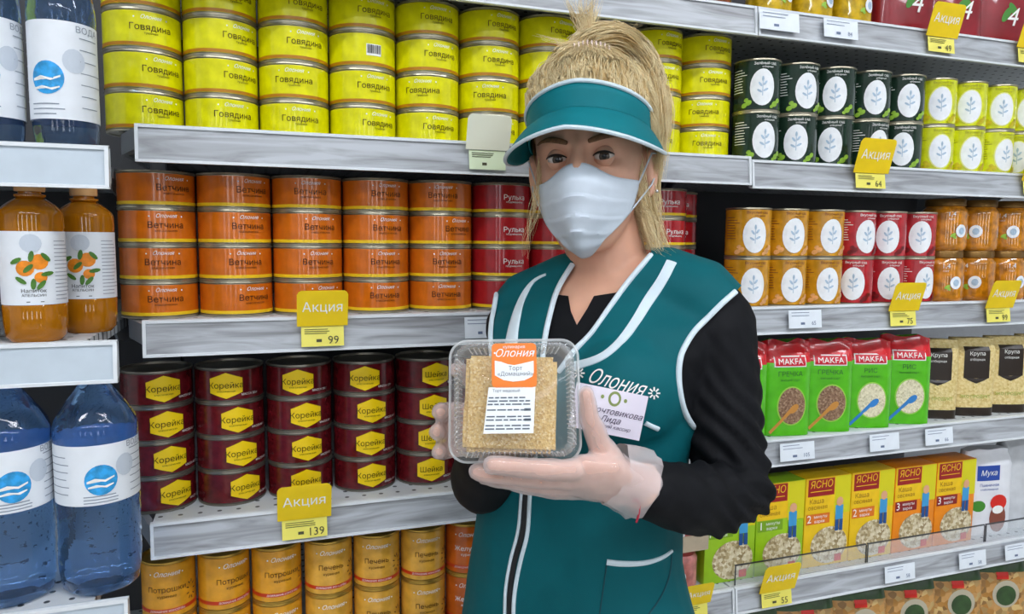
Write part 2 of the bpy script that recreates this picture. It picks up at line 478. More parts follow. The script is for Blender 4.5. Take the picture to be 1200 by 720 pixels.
# one yellow tin shows its bar code
def barcode_tin():
    k = flat_tin('meat_tin', 0.0487, 0.0525, L_YEL, 'Говядина', BROWN, 0.0115, stripe=S_BRN)
    r = 0.0487; f = cyl(r, 0.0004); parts = [p for p in k.parts if p[0] != 'lettering']
    a = Acc(f); a.rect(-0.011, 0.011, 0.018, 0.034, 4, 1); parts.append(('bar_code', a.mesh('patch', WHITE)))
    a = Acc(cyl(r, 0.0008)); x = -0.0095
    while x < 0.009:
        wd = random.choice((0.0005, 0.0009, 0.0013)); a.rect(x, x+wd, 0.021, 0.033); x += wd+random.choice((0.0005, 0.0009))
    parts.append(('bar_code', a.mesh('bars', BLACKP)))
    return Kind('meat_tin', 'tin', k.root, parts)
K_BAR = barcode_tin()
K_HAM = flat_tin('meat_tin', 0.0497, 0.0497, L_ORG, 'Ветчина', BROWN, 0.0118, sub='классическая')
K_RUL = flat_tin('meat_tin', 0.0480, 0.0497, L_RED, 'Рулька', WHITE, 0.0112, script=False, sub='по-домашнему')
def hexa_tin(word):
    r, h = 0.0470, 0.0495
    f = cyl(r)
    parts = [('label', wrap_mesh(r-0.0002, 0.0042, h-0.0042, L_MAR))]
    a, b = 0.0225, 0.0185
    hx = [(-a*0.98, -b*0.55), (0, -b), (a*0.98, -b*0.55), (a*0.98, b*0.55), (0, b), (-a*0.98, b*0.55)]
    o = []
    for i in range(6):
        p, q = hx[i], hx[(i+1) % 6]; o += [(p[0]+(q[0]-p[0])*t/4, p[1]+(q[1]-p[1])*t/4) for t in range(4)]
    parts.append(('emblem', Acc(f).star(o, 0, h*0.5, 4).mesh('hexagon', HEXY)))
    g = cyl(r, 0.0009)
    parts.append(('lettering', Acc(g).text(word, 0.0115, 0, h*0.5, bold=0.025).text('классическая', 0.0036, 0, h*0.5-0.008, bold=0.01).mesh('word', DARK)))
    parts.append(('lettering', Acc(cyl(r, 0.0005)).text('МАССА 325 г', 0.0042, 0.033, h*0.22, bold=0.02).mesh('weight', WHITE)))
    return Kind('meat_tin', 'tin', tin_mesh(r, h, mat('dark tinplate', '#8a857a', 0.35, 0.8)), parts)
K_KOR, K_SHE = hexa_tin('Корейка'), hexa_tin('Шейка')

def tall_tin(word, lab, sub='куриные', wc=BROWN, stripe=S_RED):
    r, h = 0.0355, 0.083
    f = cyl(r)
    parts = [('label', wrap_mesh(r-0.0002, 0.0042, h-0.0042, lab)),
             ('stripe', wrap_mesh(r, 0.011, 0.0165, stripe)),
             ('lettering', Acc(f).text('Олония', 0.0095, 0, h*0.80, bold=0.008, shear=0.35).ellipse(0.0012, 0.0012, -0.021, h*0.80, 6, 1).ellipse(0.0012, 0.0012, 0.021, h*0.80, 6, 1).mesh('brand', WHITE)),
             ('lettering', Acc(f).text(word, 0.0105, 0, h*0.53, bold=0.015).text(sub, 0.0060, 0, h*0.53-0.0095, bold=0.01).mesh('word', wc)),
             ('lettering', Acc(cyl(r, 0.0009)).text('ДОМАШНИЕ КОНСЕРВЫ', 0.0038, 0, 0.0138, bold=0.02).mesh('small', WHITE))]
    a = Acc(f)
    for i in range(9):
        t = i*0.7; a.ellipse(0.0026, 0.0009, 0.034+0.006*math.cos(t), h*0.42+0.012*math.sin(t), 6, 1, t)
    parts.append(('ornament', a.mesh('sprig', wc)))
    return Kind('offal_tin', 'tin', tin_mesh(r, h, GOLDTIN), parts)
K_POT = tall_tin('Потрошки', L_GLD); K_PET = tall_tin('Потрошки', L_ORG2); K_PEC = tall_tin('Печень', L_GLD2, 'куриная'); K_ZHE = tall_tin('Желудки', L_ORG2, 'куриные', WHITE)

def face_rot(x, y, off=0.0): return -math.atan2(x, y) + math.radians(off)

rng = random.Random(3)
# yellow beef tins, upper shelf
YX = [-0.145+0.0982*i for i in range(10)]
YC = 1.125
words = {0: (26, 28, 12, 20), 1: (18, 34, 34, 26), 2: (10, 0, 20, 24), 3: (30, 22, 20, 24), 4: (24, -8, 26, 20), 5: (28, 4, 22, 30)}
for i, x in enumerate(YX):
    for k in range(4):
        off = words.get(i, (20, 10, 25, 15))[k] if i in words else rng.uniform(5, 40)
        kind = K_BAR if (i, k) == (3, 2) else K_BEEF
        lab = '%s yellow beef tin in the %s stack from the water bottles' % (level_word(k, 4), ORD[i])
        if (i, k) == (3, 2): lab = 'yellow beef tin turned to show its bar code, fourth stack from the water'
        kind.put((x+rng.uniform(-0.0001, 0.0001), YC+rng.uniform(-0.0004, 0.0004), ZL[5]+0.0005+k*0.0526), face_rot(x, YC, off), lab, 'yellow beef tins on the upper shelf')
# orange ham tins and red tins, middle shelf
HX = [-0.135+0.1008*i for i in range(5)]
for i, x in enumerate(HX):
    for k in range(4):
        off = [(8, 6, 12, 26), (30, 16, 22, 30), (30, 18, 22, 6), (16, 18, 22, 20), (12, 14, 36, 6)][i][k]
        K_HAM.put((x+rng.uniform(-0.0001, 0.0001), YC, ZL[4]+0.0005+k*0.0498), face_rot(x, YC, off),
                  '%s orange ham tin in the %s stack from the orange drinks' % (level_word(k, 4), ORD[i]), 'orange ham tins on the middle shelf')
for i, x in enumerate([0.3685, 0.4652, 0.5619, 0.6586]):
    for k in range(4):
        off = [(40, 28, 28, 28), (20, 24, 30, 24), (20, 10, 15, 22), (35, 30, 40, 25)][i][k]
        K_RUL.put((x+rng.uniform(-0.0001, 0.0001), YC, ZL[4]+0.0005+k*0.0498), face_rot(x, YC, off),
                  '%s dark red knuckle tin in the %s stack after the ham tins' % (level_word(k, 4), ORD[i]), 'red knuckle tins on the middle shelf')
for k in range(4):
    K_RUL.put((0.7270, YC+0.072, ZL[4]+0.0005+k*0.0498), face_rot(0.745, YC+0.06, 20),
              '%s dark red knuckle tin standing back beside the golden tins' % level_word(k, 4), 'red knuckle tins on the middle shelf')
# maroon tins with yellow hexagons
KX = [-0.143, -0.047, 0.050, 0.147, 0.2435, 0.340, 0.4365, 0.533, 0.6295]
for i, x in enumerate(KX):
    for k in range(4):
        kind, what = (K_KOR, 'loin') if i < 4 else (K_SHE, 'neck')
        off = [(26, 18, 14, 10), (24, 18, 12, -6), (10, 14, 12, -2), (14, 12, 14, 2), (12, 14, 16, 22), (5, 12, 8, 3), (9, 4, 14, 6), (0, 12, 5, 9), (8, 2, 10, 4)][i][k]
        n = i if i < 4 else i-4
        lab = '%s maroon loin tin with yellow hexagon, %s stack from the water' % (level_word(k, 4), ORD[n]) if i < 4 else '%s maroon neck tin with yellow hexagon, %s stack after the loin tins' % (level_word(k, 4), ORD[n])
        kind.put((x+rng.uniform(-0.0006, 0.0006), YF+0.045+0.047, ZL[3]+0.0005+k*0.0496), face_rot(x, YC, off), lab, 'maroon hexagon tins on the lower shelf')
# tall golden offal tins, bottom row, two high
BX = [-0.134, -0.061, 0.012, 0.087, 0.160, 0.233, 0.306]
for i, x in enumerate(BX):
    kind = [K_POT, K_POT, K_POT, K_PEC, K_PEC, K_PEC, K_ZHE][i]
    for k in range(2):
        what = ['golden giblets', 'golden giblets', 'golden giblets', 'pale gold liver', 'pale gold liver', 'pale gold liver', 'deep orange gizzards'][i]
        off = [-2, 22, 16, 10, 4, 12, 6][i]+rng.uniform(-8, 8)*k
        n = i if i < 3 else i-3
        lab = '%s %s tin in the %s tall stack under the maroon tins' % (level_word(k, 2), what, ORD[n]) if i < 6 else '%s deep orange gizzards tin beside the pale gold liver tins' % level_word(k, 2)
        kind.put((x, YF+0.03+0.036, ZL[2]+0.0005+k*0.0832), face_rot(x, 1.07, off), lab, 'tall offal tins on the bottom shelf')

# ------------------------------------------------------------------ small tins with a white oval
L_GRN = label_mat('dark green label', '#1c3326', 0.25, 50)
L_LIM = label_mat('lemon label', '#d6dc1c', 0.15, 50)
L_AMB = label_mat('amber label', '#c98e1a', 0.22, 45)
L_CRI = label_mat('crimson label', '#b3262e', 0.2, 50)
PEA = mat('pea green', '#8fb83a', 0.35, noise=0.2, nscale=150)
CORN = mat('corn yellow', '#c6b412', 0.35, noise=0.2, nscale=150)
PEACH = mat('peach print', '#dba064', 0.35, noise=0.25, nscale=150)
BEAN = mat('bean print', '#701418', 0.35, noise=0.25, nscale=150)
PALE = mat('pale blue print', '#a9c0d4', 0.5, noise=0.15, nscale=120)
OVAL = mat('white oval print', '#eef1f4', 0.45, noise=0.04, nscale=90)
def oval_tin(name, r, h, lab, fruit, lettercol, frame=None):
    f = cyl(r)
    parts = [('label', wrap_mesh(r-0.0002, 0.0036, h-0.0036, lab))]
    if frame: parts.append(('emblem', Acc(f).ellipse(0.0225, 0.0325, 0, h*0.45).mesh('halo', frame)))
    parts.append(('emblem', Acc(cyl(r, 0.0008)).ellipse(0.0205, 0.0305, 0, h*0.45).mesh('oval', OVAL)))
    a = Acc(cyl(r, 0.0012))      # soft pale marks inside the oval: a plain leaf sprig
    for i, (u, v, rot) in enumerate([(0.004, 0.005, 0.9), (-0.004, 0.003, 2.2), (0.005, -0.006, 0.5), (-0.005, -0.008, 2.6), (0.0, 0.012, 1.57)]):
        a.ellipse(0.0048, 0.0019, u, h*0.47+v, 8, 1, rot)
    a.rect(-0.0006, 0.0006, h*0.47-0.016, h*0.47+0.010)
    parts.append(('ornament', a.mesh('sprig', PALE)))
    a = Acc(f).text('Зелёный сад' if fruit is PEA else 'Вкусный сад', 0.0062, 0.004, h*0.90, bold=0.02).text('отборный', 0.0042, 0.008, h*0.835, bold=0.01)
    rr = random.Random(5)
    a.lines(9, -0.055, -0.026, h*0.38, h*0.80, 0.0012, rr)
    parts.append(('lettering', a.mesh('lettering', lettercol)))
    for cl in ([(-0.022, 0.014, 0.0056), (-0.029, 0.010, 0.0052), (-0.026, 0.019, 0.0040)], [(0.022, 0.012, 0.0060), (0.029, 0.018, 0.0050), (0.016, 0.0075, 0.0036)]):
        a = Acc(cyl(r, 0.0016))
        for u, v, q in cl: a.ellipse(q, q*0.8, u, v, 12, 2, 0.5)
        me = a.mesh('fruit', fruit); parts.append(('ornament', me))
    return Kind(name, 'tin', tin_mesh(r, h, TIN, 32), parts)
PEAS_R, PEAS_H = 0.0398, 0.0875
K_PEAS = oval_tin('peas_tin', PEAS_R, PEAS_H, L_GRN, PEA, WHITE)
K_CORN = oval_tin('corn_tin', 0.0385, PEAS_H, L_LIM, CORN, OLIVE, mat('pale lemon print', '#e9e88a', 0.4))
K_PEAR = oval_tin('fruit_tin', 0.0392, 0.0865, L_AMB, PEACH, RBROWN)
K_BEAN = oval_tin('bean_tin', 0.0362, 0.0865, L_CRI, BEAN, WHITE)
PX = [0.8235, 0.905, 0.9865, 1.068, 1.1495]
YP = 1.085
for i, x in enumerate(PX):
    for k in range(2):
        K_PEAS.put((x+rng.uniform(-0.0001, 0.0001), YP, ZR[5]+0.0005+k*0.0877), face_rot(x, YP, [(24, 8, 2, 38, 10), (14, 30, 8, 22, 22)][k][i]),
                   '%s dark green peas tin, %s from the yellow beef tins' % (level_word(k, 2), ORD[i]), 'dark green peas tins')
for i in range(5):
    x = 1.2305+i*0.0795
    for k in range(2):
        K_CORN.put((x+rng.uniform(-0.0001, 0.0001), YP, ZR[5]+0.0005+k*0.0877), face_rot(x, YP, [(28, 30, 42, -4, 10), (20, 16, 24, 20, 10)][k][i]),
                   '%s lemon yellow tin, %s after the dark green peas tins' % (level_word(k, 2), ORD[i]), 'lemon yellow oval tins')
for i in range(3):
    x = [0.8170, 0.8970, 0.9770][i]
    for k in range(2):
        K_PEAR.put((x, YP, ZR[4]+0.0005+k*0.0867), face_rot(x, YP, [(18, 26, 26), (18, 24, 30)][k][i]),
                   '%s amber fruit tin, %s from the red knuckle tins' % (level_word(k, 2), ORD[i]), 'amber oval tins')
for i in range(3):
    x = [1.0548, 1.1295, 1.2045][i]
    for k in range(2):
        K_BEAN.put((x, YP, ZR[4]+0.0005+k*0.0867), face_rot(x, YP, [(4, 20, 40), (38, 8, 16)][k][i]),
                   '%s crimson bean tin, %s after the amber tins' % (level_word(k, 2), ORD[i]), 'crimson oval tins')

# ------------------------------------------------------------------ glass jars
GOLDJAR = mat('golden pickled filling', '#c07a16', 0.12, noise=0.35, nscale=70, spec=0.6, coat=0.6)
LIDM = mat('brown jar lid', '#7a5a2a', 0.35, 0.6, noise=0.1)
def jar_kind(name, r, h, fill, lidm, lab=None):
    body = bm_mesh('jar', lathe([(0, 0), (r*0.86, 0), (r*0.98, 0.005), (r, 0.012), (r*0.985, 0.03), (r*0.985, h*0.62), (r, h*0.70), (r*0.97, h*0.78), (r*0.84, h*0.85), (r*0.82, h*0.875), (0, h*0.875)], 28), fill)
    lid = bm_mesh('lid', lathe([(0, h*0.86), (r*0.86, h*0.86), (r*0.89, h*0.87), (r*0.89, h*0.985), (r*0.86, h), (r*0.8, h-0.001), (0, h-0.002)], 28), lidm)
    f = cyl(r, 0.0006)
    parts = [('lid', lid), ('emblem', Acc(f).ellipse(0.0115, 0.0125, 0, h*0.38, 18, 2).mesh('badge', OVAL)),
             ('ornament', Acc(f).ellipse(0.006, 0.003, -0.016, h*0.30, 10, 1, 0.6).ellipse(0.005, 0.003, -0.014, h*0.27, 10, 1, 2.4).mesh('leaf', PEA)),
             ('lettering', Acc(f).text('1,4', 0.012, -0.02, h*0.70, bold=0.02).text('ГОСТ', 0.004, -0.02, h*0.60, bold=0.02).mesh('mark', WHITE))]
    a = Acc(cyl(r, 0.001)); a.ellipse(0.006, 0.007, 0, h*0.38, 10, 1)
    parts.append(('ornament', a.mesh('spot', PALE)))
    return Kind(name, 'jar', body, parts)
K_JAR = jar_kind('pickle_jar', 0.0405, 0.100, GOLDJAR, LIDM)
for i in range(4):
    x = [1.2830, 1.367, 1.451, 1.535][i]
    for k in range(2):
        K_JAR.put((x, YP+0.004, ZR[4]+0.0005+k*0.1004), face_rot(x, YP, [(40, 8, 52, 10), (46, 2, 20, 8)][k][i]),
                  '%s golden glass jar, %s after the crimson bean tins' % (level_word(k, 2), ORD[i]), 'golden glass jars beside the crimson tins')
# jars on the top shelf
OILJAR = mat('yellow oil filling', '#c2a018', 0.1, noise=0.35, nscale=60, coat=0.6)
K_OIL = jar_kind('pickle_jar', 0.040, 0.110, OILJAR, LIDM)
for i in range(3):
    x = 0.852+i*0.088
    K_OIL.put((x, 1.10, ZR[6]+0.0005), face_rot(x, 1.1, 60), 'yellow jar on the top shelf, %s before the dark red bags' % ORD[2-i], 'yellow jars on the top shelf')
K_REDJ = jar_kind('pickle_jar', 0.046, 0.110, mat('red brown filling', '#7a3a1c', 0.12, noise=0.3, nscale=60, coat=0.5), LIDM)
for i in range(4):
    x = 0.42+i*0.1
    K_REDJ.put((x, 1.10, ZL[6]+0.0005), face_rot(x, 1.1, 50), 'red brown jar on the top shelf, %s before the yellow jars' % ORD[3-i], 'red brown jars on the top shelf')

# ------------------------------------------------------------------ bags
def bag_fn(w, h, d, pinch=0.72, p=4.0, crimp=0.06):
    def g(t):                                    # thickness along the height
        if t < pinch: return 1.0-0.10*(t/pinch)**2
        q = (t-pinch)/(1-pinch); return max(crimp, 0.9*(1-q)**0.8)
    def front(u, v, eps=0.0):
        t = min(1, max(0, v/h)); q = min(0.999, abs(2*u/w))
        return (u, -(d/2*g(t)*(1-q**p)**(1/p)+eps), v)
    return g, front
def bag_mesh(name, w, h, d, mats, matfn=None, pinch=0.72, crimp=0.06, wob=0.002, seed=1, nz=18, n=28, narrow=0.0):
    g, front = bag_fn(w, h, d, pinch, crimp=crimp); rr = random.Random(seed)
    bm = bmesh.new(); rings = []
    ph = [rr.uniform(0, 6) for _ in range(4)]
    for k in range(nz+1):
        t = k/nz; ring = []
        sx = 1-narrow*max(0, (t-pinch)/(1-pinch))
        for i in range(n):
            a = 2*PI*i/n; c, s = math.cos(a), math.sin(a)
            x = w/2*math.copysign(abs(c)**0.5, c); y = d/2*g(t)*math.copysign(abs(s)**0.5, s)
            amp = wob*(t > pinch)*min(1, (t-pinch)*6)
            y += amp*math.sin(x*160+ph[0]+9*t); x *= sx
            ring.append(bm.verts.new((x, y, h*t+(amp*math.sin(x*120+ph[1]) if k == nz else 0))))
        rings.append(ring)
    for k in range(nz):
        for i in range(n):
            f = bm.faces.new((rings[k][i], rings[k][(i+1) % n], rings[k+1][(i+1) % n], rings[k+1][i]))
            if matfn: f.material_index = matfn((k+0.5)/nz, (rings[k][i].co.x+rings[k][(i+1) % n].co.x)/w)
    bm.faces.new(rings[0][::-1]); bm.faces.new(rings[-1])
    return bm_mesh(name, bm, mats, True, 60)
def on_bag(w, h, d, eps, **k):
    g, front = bag_fn(w, h, d, **k)
    return lambda u, v: front(u, v, eps)

GREENF = mat('bright green film', '#55b81a', 0.25, noise=0.12, nscale=30, coat=0.4)
REDF = mat('red film', '#c4161f', 0.22, noise=0.25, nscale=40, coat=0.5)
LOGOR = mat('logo red', '#c8102a', 0.3)
BUCK = grain_mat('buckwheat', ['#6b4a34', '#8d6a50', '#a98a70'], 330)
RICE = grain_mat('rice', ['#d9cfae', '#efe6c8', '#c3b890'], 330)
WOODS = mat('wooden spoon', '#c98a3a', 0.5); BLUES = mat('blue spoon', '#2f7fc8', 0.4)
DGREEN = mat('dark green print', '#1c5a18', 0.4)
def groats(word, grain, spoon, seed):
    w, h, d = 0.092, 0.172, 0.050
    body = bag_mesh('bag', w, h, d, [GREENF, REDF], lambda t, x: 1 if t > 0.76 else 0, seed=seed, pinch=0.78, crimp=0.2, wob=0.004)
    kw = dict(pinch=0.78, crimp=0.2)
    f1, f2, f3 = (on_bag(w, h, d, e, **kw) for e in (0.0006, 0.0012, 0.0018))
    parts = [('logo', Acc(f1).rect(-0.031, 0.031, 0.126, 0.146, 8, 3).mesh('plate', WHITE)),
             ('logo', Acc(f2).rect(-0.029, 0.029, 0.128, 0.144, 8, 3).mesh('field', LOGOR)),
             ('lettering', Acc(f3).text('MAKFA', 0.0150, 0, 0.1355, bold=0.025).mesh('brand', WHITE)),
             ('lettering', Acc(f1).text(word, 0.0125, 0, 0.113, bold=0.02).text('высший сорт', 0.0058, 0, 0.102, bold=0.02).mesh('word', DGREEN)),
             ('emblem', Acc(f1).ellipse(0.0285, 0.036, 0.004, 0.055, 28).mesh('window rim', mat('lime print', '#9ad048', 0.4))),
             ('window', Acc(f2).ellipse(0.0262, 0.0335, 0.004, 0.055, 28).mesh('grain window', grain))]
    a = Acc(f3); a.ellipse(0.011, 0.0062, 0.008, 0.050, 14, 2, 0.75); a.star([(-0.038, -0.0425), (-0.0345, -0.046), (0.004, -0.006), (0.0005, -0.003)], 0.0, 0.050, 2)
    parts.append(('ornament', a.mesh('spoon', spoon)))
    return Kind('groats_bag', 'bag', body, parts)
K_G1, K_G2 = groats('ГРЕЧКА', BUCK, WOODS, 1), groats('РИС', RICE, BLUES, 2)
YB = YF+0.048
for i, (x, kind, lab, off) in enumerate([(0.806, K_G1, 'green and red buckwheat bag half hidden behind the woman\'s arm', 4), (0.902, K_G1, 'second green and red buckwheat bag counted from the woman\'s arm', 12),
                                         (0.996, K_G1, 'green and red buckwheat bag next to the rice bags', -8), (1.091, K_G2, 'green and red rice bag beside the buckwheat bags', -4), (1.188, K_G2, 'green and red rice bag beside the black and cream packs', -14)]):
    kind.put((x, YB, ZR[3]+0.0005), face_rot(x, YB, 14+off*0.6)*0.55, lab, 'green and red groats bags', (1, 1, [1, 1, 0.985, 0.97, 0.99][i]))

CREAM = grain_mat('cream groats pack', ['#d9c07a', '#e8d498', '#cdb066'], 240)
BROWNF = mat('dark brown film', '#2a2018', 0.3, noise=0.15, coat=0.3)
def cream_pack(seed):
    w, h, d = 0.088, 0.158, 0.055
    body = bag_mesh('pack', w, h, d, [CREAM, BROWNF], lambda t, x: 1 if t < 0.09 else 0, seed=seed, pinch=0.86, crimp=0.35, wob=0.001)
    kw = dict(pinch=0.86, crimp=0.35)
    f1, f2 = (on_bag(w, h, d, e, **kw) for e in (0.0006, 0.0013))
    a = Acc(f1); a.rect(-0.026, 0.026, 0.078, 0.142, 8, 8); a.star([(-0.026, 0.006), (-0.015, 0.0), (0.0, -0.006), (0.015, 0.0), (0.026, 0.006)], 0, 0.073, 1)
    parts = [('label', a.mesh('plate', BROWNF)),
             ('lettering', Acc(f2).text('Крупа', 0.011, 0.0, 0.128, bold=0.04).text('отборная', 0.0068, 0, 0.116, bold=0.02).mesh('word', WHITE)),
             ('lettering', Acc(f1).text('ЭКО ПРОДУКТ', 0.0085, 0.0, 0.040, bold=0.02).mesh('eco', mat('leaf green print', '#8aa820', 0.4)))]
    return Kind('groats_pack', 'pack', body, parts)
K_CR = cream_pack(4)
for i, (x, off) in enumerate([(1.283, 10), (1.377, 20), (1.472, 26), (1.567, 20)]):
    K_CR.put((x, YB+0.012+0.006*(i == 0), ZR[3]+0.0005), face_rot(x, YB, off)*0.6,
             ['cream and brown groats pack tucked behind the green rice bag', 'cream and brown groats pack, second after the green bags', 'cream and brown groats pack, third after the green bags', 'cream and brown groats pack, fourth after the green bags'][i], 'cream and brown groats packs')

# dark red bags and a patterned bag on the top shelf
MARF = mat('dark red film', '#8e1a26', 0.28, noise=0.15, nscale=25, coat=0.4)
GRNP = mat('green leaf print', '#3f8a2a', 0.4)
def red_bag(seed):
    w, h, d = 0.118, 0.19, 0.06
    body = bag_mesh('bag', w, h, d, MARF, seed=seed, wob=0.004)
    f1, f2 = on_bag(w, h, d, 0.0006), on_bag(w, h, d, 0.0012)
    return Kind('grocery_bag', 'bag', body, [('lettering', Acc(f2).text('4', 0.05, 0.012, 0.058, bold=0.03, shear=0.3).mesh('mark', WHITE)),
        ('ornament', Acc(f1).ellipse(0.017, 0.007, 0.002, 0.064, 14, 2, 1.0).ellipse(0.015, 0.007, 0.016, 0.074, 14, 2, 2.2).mesh('leaf', GRNP))])
K_MB = red_bag(3)
for i in range(3):
    x = [1.142, 1.264, 1.386][i]
    K_MB.put((x, 1.095, ZR[6]+0.0005), face_rot(x, 1.1, 30)*0.5, 'dark red bag on the top shelf, %s after the yellow jars' % ORD[i], 'dark red bags on the top shelf')
FLOW = grain_mat('berry pattern', ['#6a2a5c', '#b04a86', '#4a8a2a', '#c8506a', '#e0b8c8'], 60)
k = Kind('grocery_bag', 'bag', bag_mesh('bag', 0.12, 0.18, 0.06, FLOW, seed=9, wob=0.004), [('lettering', Acc(on_bag(0.12, 0.18, 0.06, 0.001)).text('Компот', 0.022, 0, 0.06, bold=0.03, shear=0.3).mesh('word', WHITE))])
k.put((1.513, 1.095, ZR[6]+0.0005), -0.3, 'berry patterned bag on the top shelf beside the dark red bags', 'bag', None)
k.put((1.636, 1.095, ZR[6]+0.0005), -0.3, 'berry patterned bag at the far end of the top shelf', 'bag', None)

# ------------------------------------------------------------------ porridge boxes
OAT = grain_mat('oat flakes', ['#cfc09a', '#e6dcc0', '#b7a478', '#8f7a52'], 190)
BOXY = mat('yellow card', '#efc414', 0.35, noise=0.05); BOXG = mat('green card', '#9ac81c', 0.35, noise=0.05); BOXO = mat('orange card', '#ee8a10', 0.35, noise=0.05)
LOGOM = mat('maroon logo', '#9c1a1c', 0.35); SIDEY = mat('lemon stripe', '#d8d018', 0.35)
SHIRT = mat('sky blue print', '#3f9ad0', 0.4); TROUS = mat('navy print', '#1f4f8c', 0.4); FLESH = mat('skin print', '#e0a880', 0.4); REDP = mat('red print', '#d8281c', 0.4)
def porridge(num, base, badge):
    w, h, d = 0.106, 0.174, 0.05
    bm = bmesh.new(); box(bm, -w/2, w/2, -d/2, d/2, 0, h, 0, 0.0012)
    body = bm_mesh('carton', bm, base, True, 30)
    f = [flat(-d/2-e) for e in (0.0004, 0.0008, 0.0012, 0.0016, 0.0020)]
    L = -w/2
    parts = [('panel', Acc(f[0]).rect(L+0.001, w/2-0.001, 0.105, h-0.001).mesh('top panel', BOXY)),
             ('logo', Acc(f[1]).rect(L+0.005, L+0.066, 0.138, h-0.003).mesh('logo plate', LOGOM)),
             ('lettering', Acc(f[2]).text('ЯСНО', 0.0195, L+0.0355, 0.160, bold=0.012, shear=0.1, width=0.052).rect(L+0.010, L+0.060, 0.1465, 0.148).mesh('brand', mat('yellow print', '#f0c020', 0.4))),
             ('stripe', Acc(f[1]).rect(L+0.068, w/2-0.001, 0.100, h-0.001).mesh('side stripe', SIDEY)),
             ('lettering', Acc(f[1]).text('Каша', 0.0135, L+0.026, 0.128, bold=0.03).text('овсяная', 0.0115, L+0.029, 0.116, bold=0.03).mesh('word', mat('ochre print', '#9a6a10', 0.4))),
             ('badge', Acc(f[1]).rect(L+0.003, L+0.058, 0.084, 0.104).mesh('badge', badge)),
             ('lettering', Acc(f[2]).text(num, 0.021, L+0.010, 0.094, bold=0.04).text('минуты', 0.0085, L+0.036, 0.098, bold=0.03).text('варки', 0.0085, L+0.034, 0.089, bold=0.03).mesh('number', WHITE)),
             ('panel', Acc(f[1]).ellipse(0.043, 0.036, 0.006, 0.040, 28).mesh('oats', OAT)),
             ('ornament', Acc(f[2]).rect(0.018, 0.036, 0.088, 0.116, 1, 1).mesh('blue coat', SHIRT)),
             ('ornament', Acc(f[3]).rect(0.018, 0.026, 0.066, 0.088).rect(0.028, 0.036, 0.066, 0.088).mesh('navy print', TROUS)),
             ('ornament', Acc(f[3]).ellipse(0.008, 0.009, 0.027, 0.123, 14, 1).mesh('round print', FLESH)),
             ('ornament', Acc(f[3]).rect(0.020, 0.036, 0.006, 0.020).mesh('red patch', REDP))]
    return Kind('porridge_box', 'box', body, parts)
KB1, KB2, KB3 = porridge('1', BOXG, mat('leaf badge', '#7aa818', 0.4)), porridge('2', BOXY, mat('orange badge', '#e0761a', 0.4)), porridge('3', BOXO, mat('maroon badge', '#8c1a18', 0.4))
for i, (x, kind, lab) in enumerate([(0.776, KB1, 'green and yellow porridge box numbered 1, below the woman\'s elbow'), (0.884, KB1, 'green and yellow porridge box numbered 1, beside the yellow boxes'),
                                    (0.992, KB2, 'yellow porridge box numbered 2, beside the green boxes'), (1.100, KB2, 'yellow porridge box numbered 2, beside the orange boxes'),
                                    (1.208, KB3, 'orange porridge box numbered 3, beside the yellow boxes'), (1.316, KB3, 'orange porridge box numbered 3, beside the white bags')]):
    kind.put((x+0.010, YF+0.055, ZR[4-2]+0.0005), 0.0, lab, 'porridge boxes')

# white flour bags
FLOUR = mat('white paper bag', '#e3e5ea', 0.5, noise=0.04, nscale=30); GREYB = mat('pale grey film bag', '#c9ccd0', 0.3, noise=0.1, nscale=30, coat=0.3)
BLUEP = mat('blue print', '#2448a0', 0.4)
w_, h_, d_ = 0.112, 0.180, 0.06
f1, f2, f3 = (on_bag(w_, h_, d_, e, pinch=0.86, crimp=0.4) for e in (0.0006, 0.0012, 0.0018))
KF = Kind('flour_bag', 'bag', bag_mesh('bag', w_, h_, d_, FLOUR, pinch=0.86, crimp=0.4, wob=0.002, seed=5), [
    ('logo', Acc(f1).rect(-0.040, 0.014, 0.118, 0.150, 6, 4).mesh('plate', BLUEP)),
    ('lettering', Acc(f2).text('Мука', 0.016, -0.013, 0.134, bold=0.03, shear=0.2).mesh('brand', WHITE)),
    ('lettering', Acc(f1).text('Пшеничная', 0.0085, -0.010, 0.108, bold=0.02).text('хлебопекарная', 0.006, -0.01, 0.099, bold=0.01).mesh('word', BLUEP)),
    ('ornament', Acc(f1).ellipse(0.016, 0.012, -0.034, 0.064, 14, 2).mesh('leaf', GRNP)),
    ('ornament', Acc(f2).ellipse(0.021, 0.017, 0.014, 0.070, 16, 2).mesh('red cap', REDP)),
    ('ornament', Acc(f1).ellipse(0.021, 0.030, 0.014, 0.036, 16, 2).mesh('brown patch', mat('brown red print', '#8a4a3a', 0.4))),
    ('ornament', Acc(f3).ellipse(0.014, 0.009, 0.012, 0.055, 12, 2).mesh('white patch', WHITE))])
KF.put((1.446, YF+0.066, ZR[2]+0.0005), -0.12, 'white flour bag with red and blue print beside the orange boxes', 'flour bags')
KG = Kind('flour_bag', 'bag', bag_mesh('bag', w_, 0.205, d_, GREYB, pinch=0.8, crimp=0.25, wob=0.003, seed=6), [
    ('ornament', Acc(on_bag(w_, 0.205, d_, 0.0008, pinch=0.8, crimp=0.25)).ellipse(0.022, 0.012, 0.0, 0.15, 14, 2).ellipse(0.016, 0.012, 0.018, 0.07, 14, 2).mesh('blue motif', mat('soft blue print', '#8aa6d0', 0.4)))])
KG.put((1.563, YF+0.070, ZR[2]+0.0005), -0.15, 'pale grey bag with soft blue motif beside the white flour bag', 'flour bags')

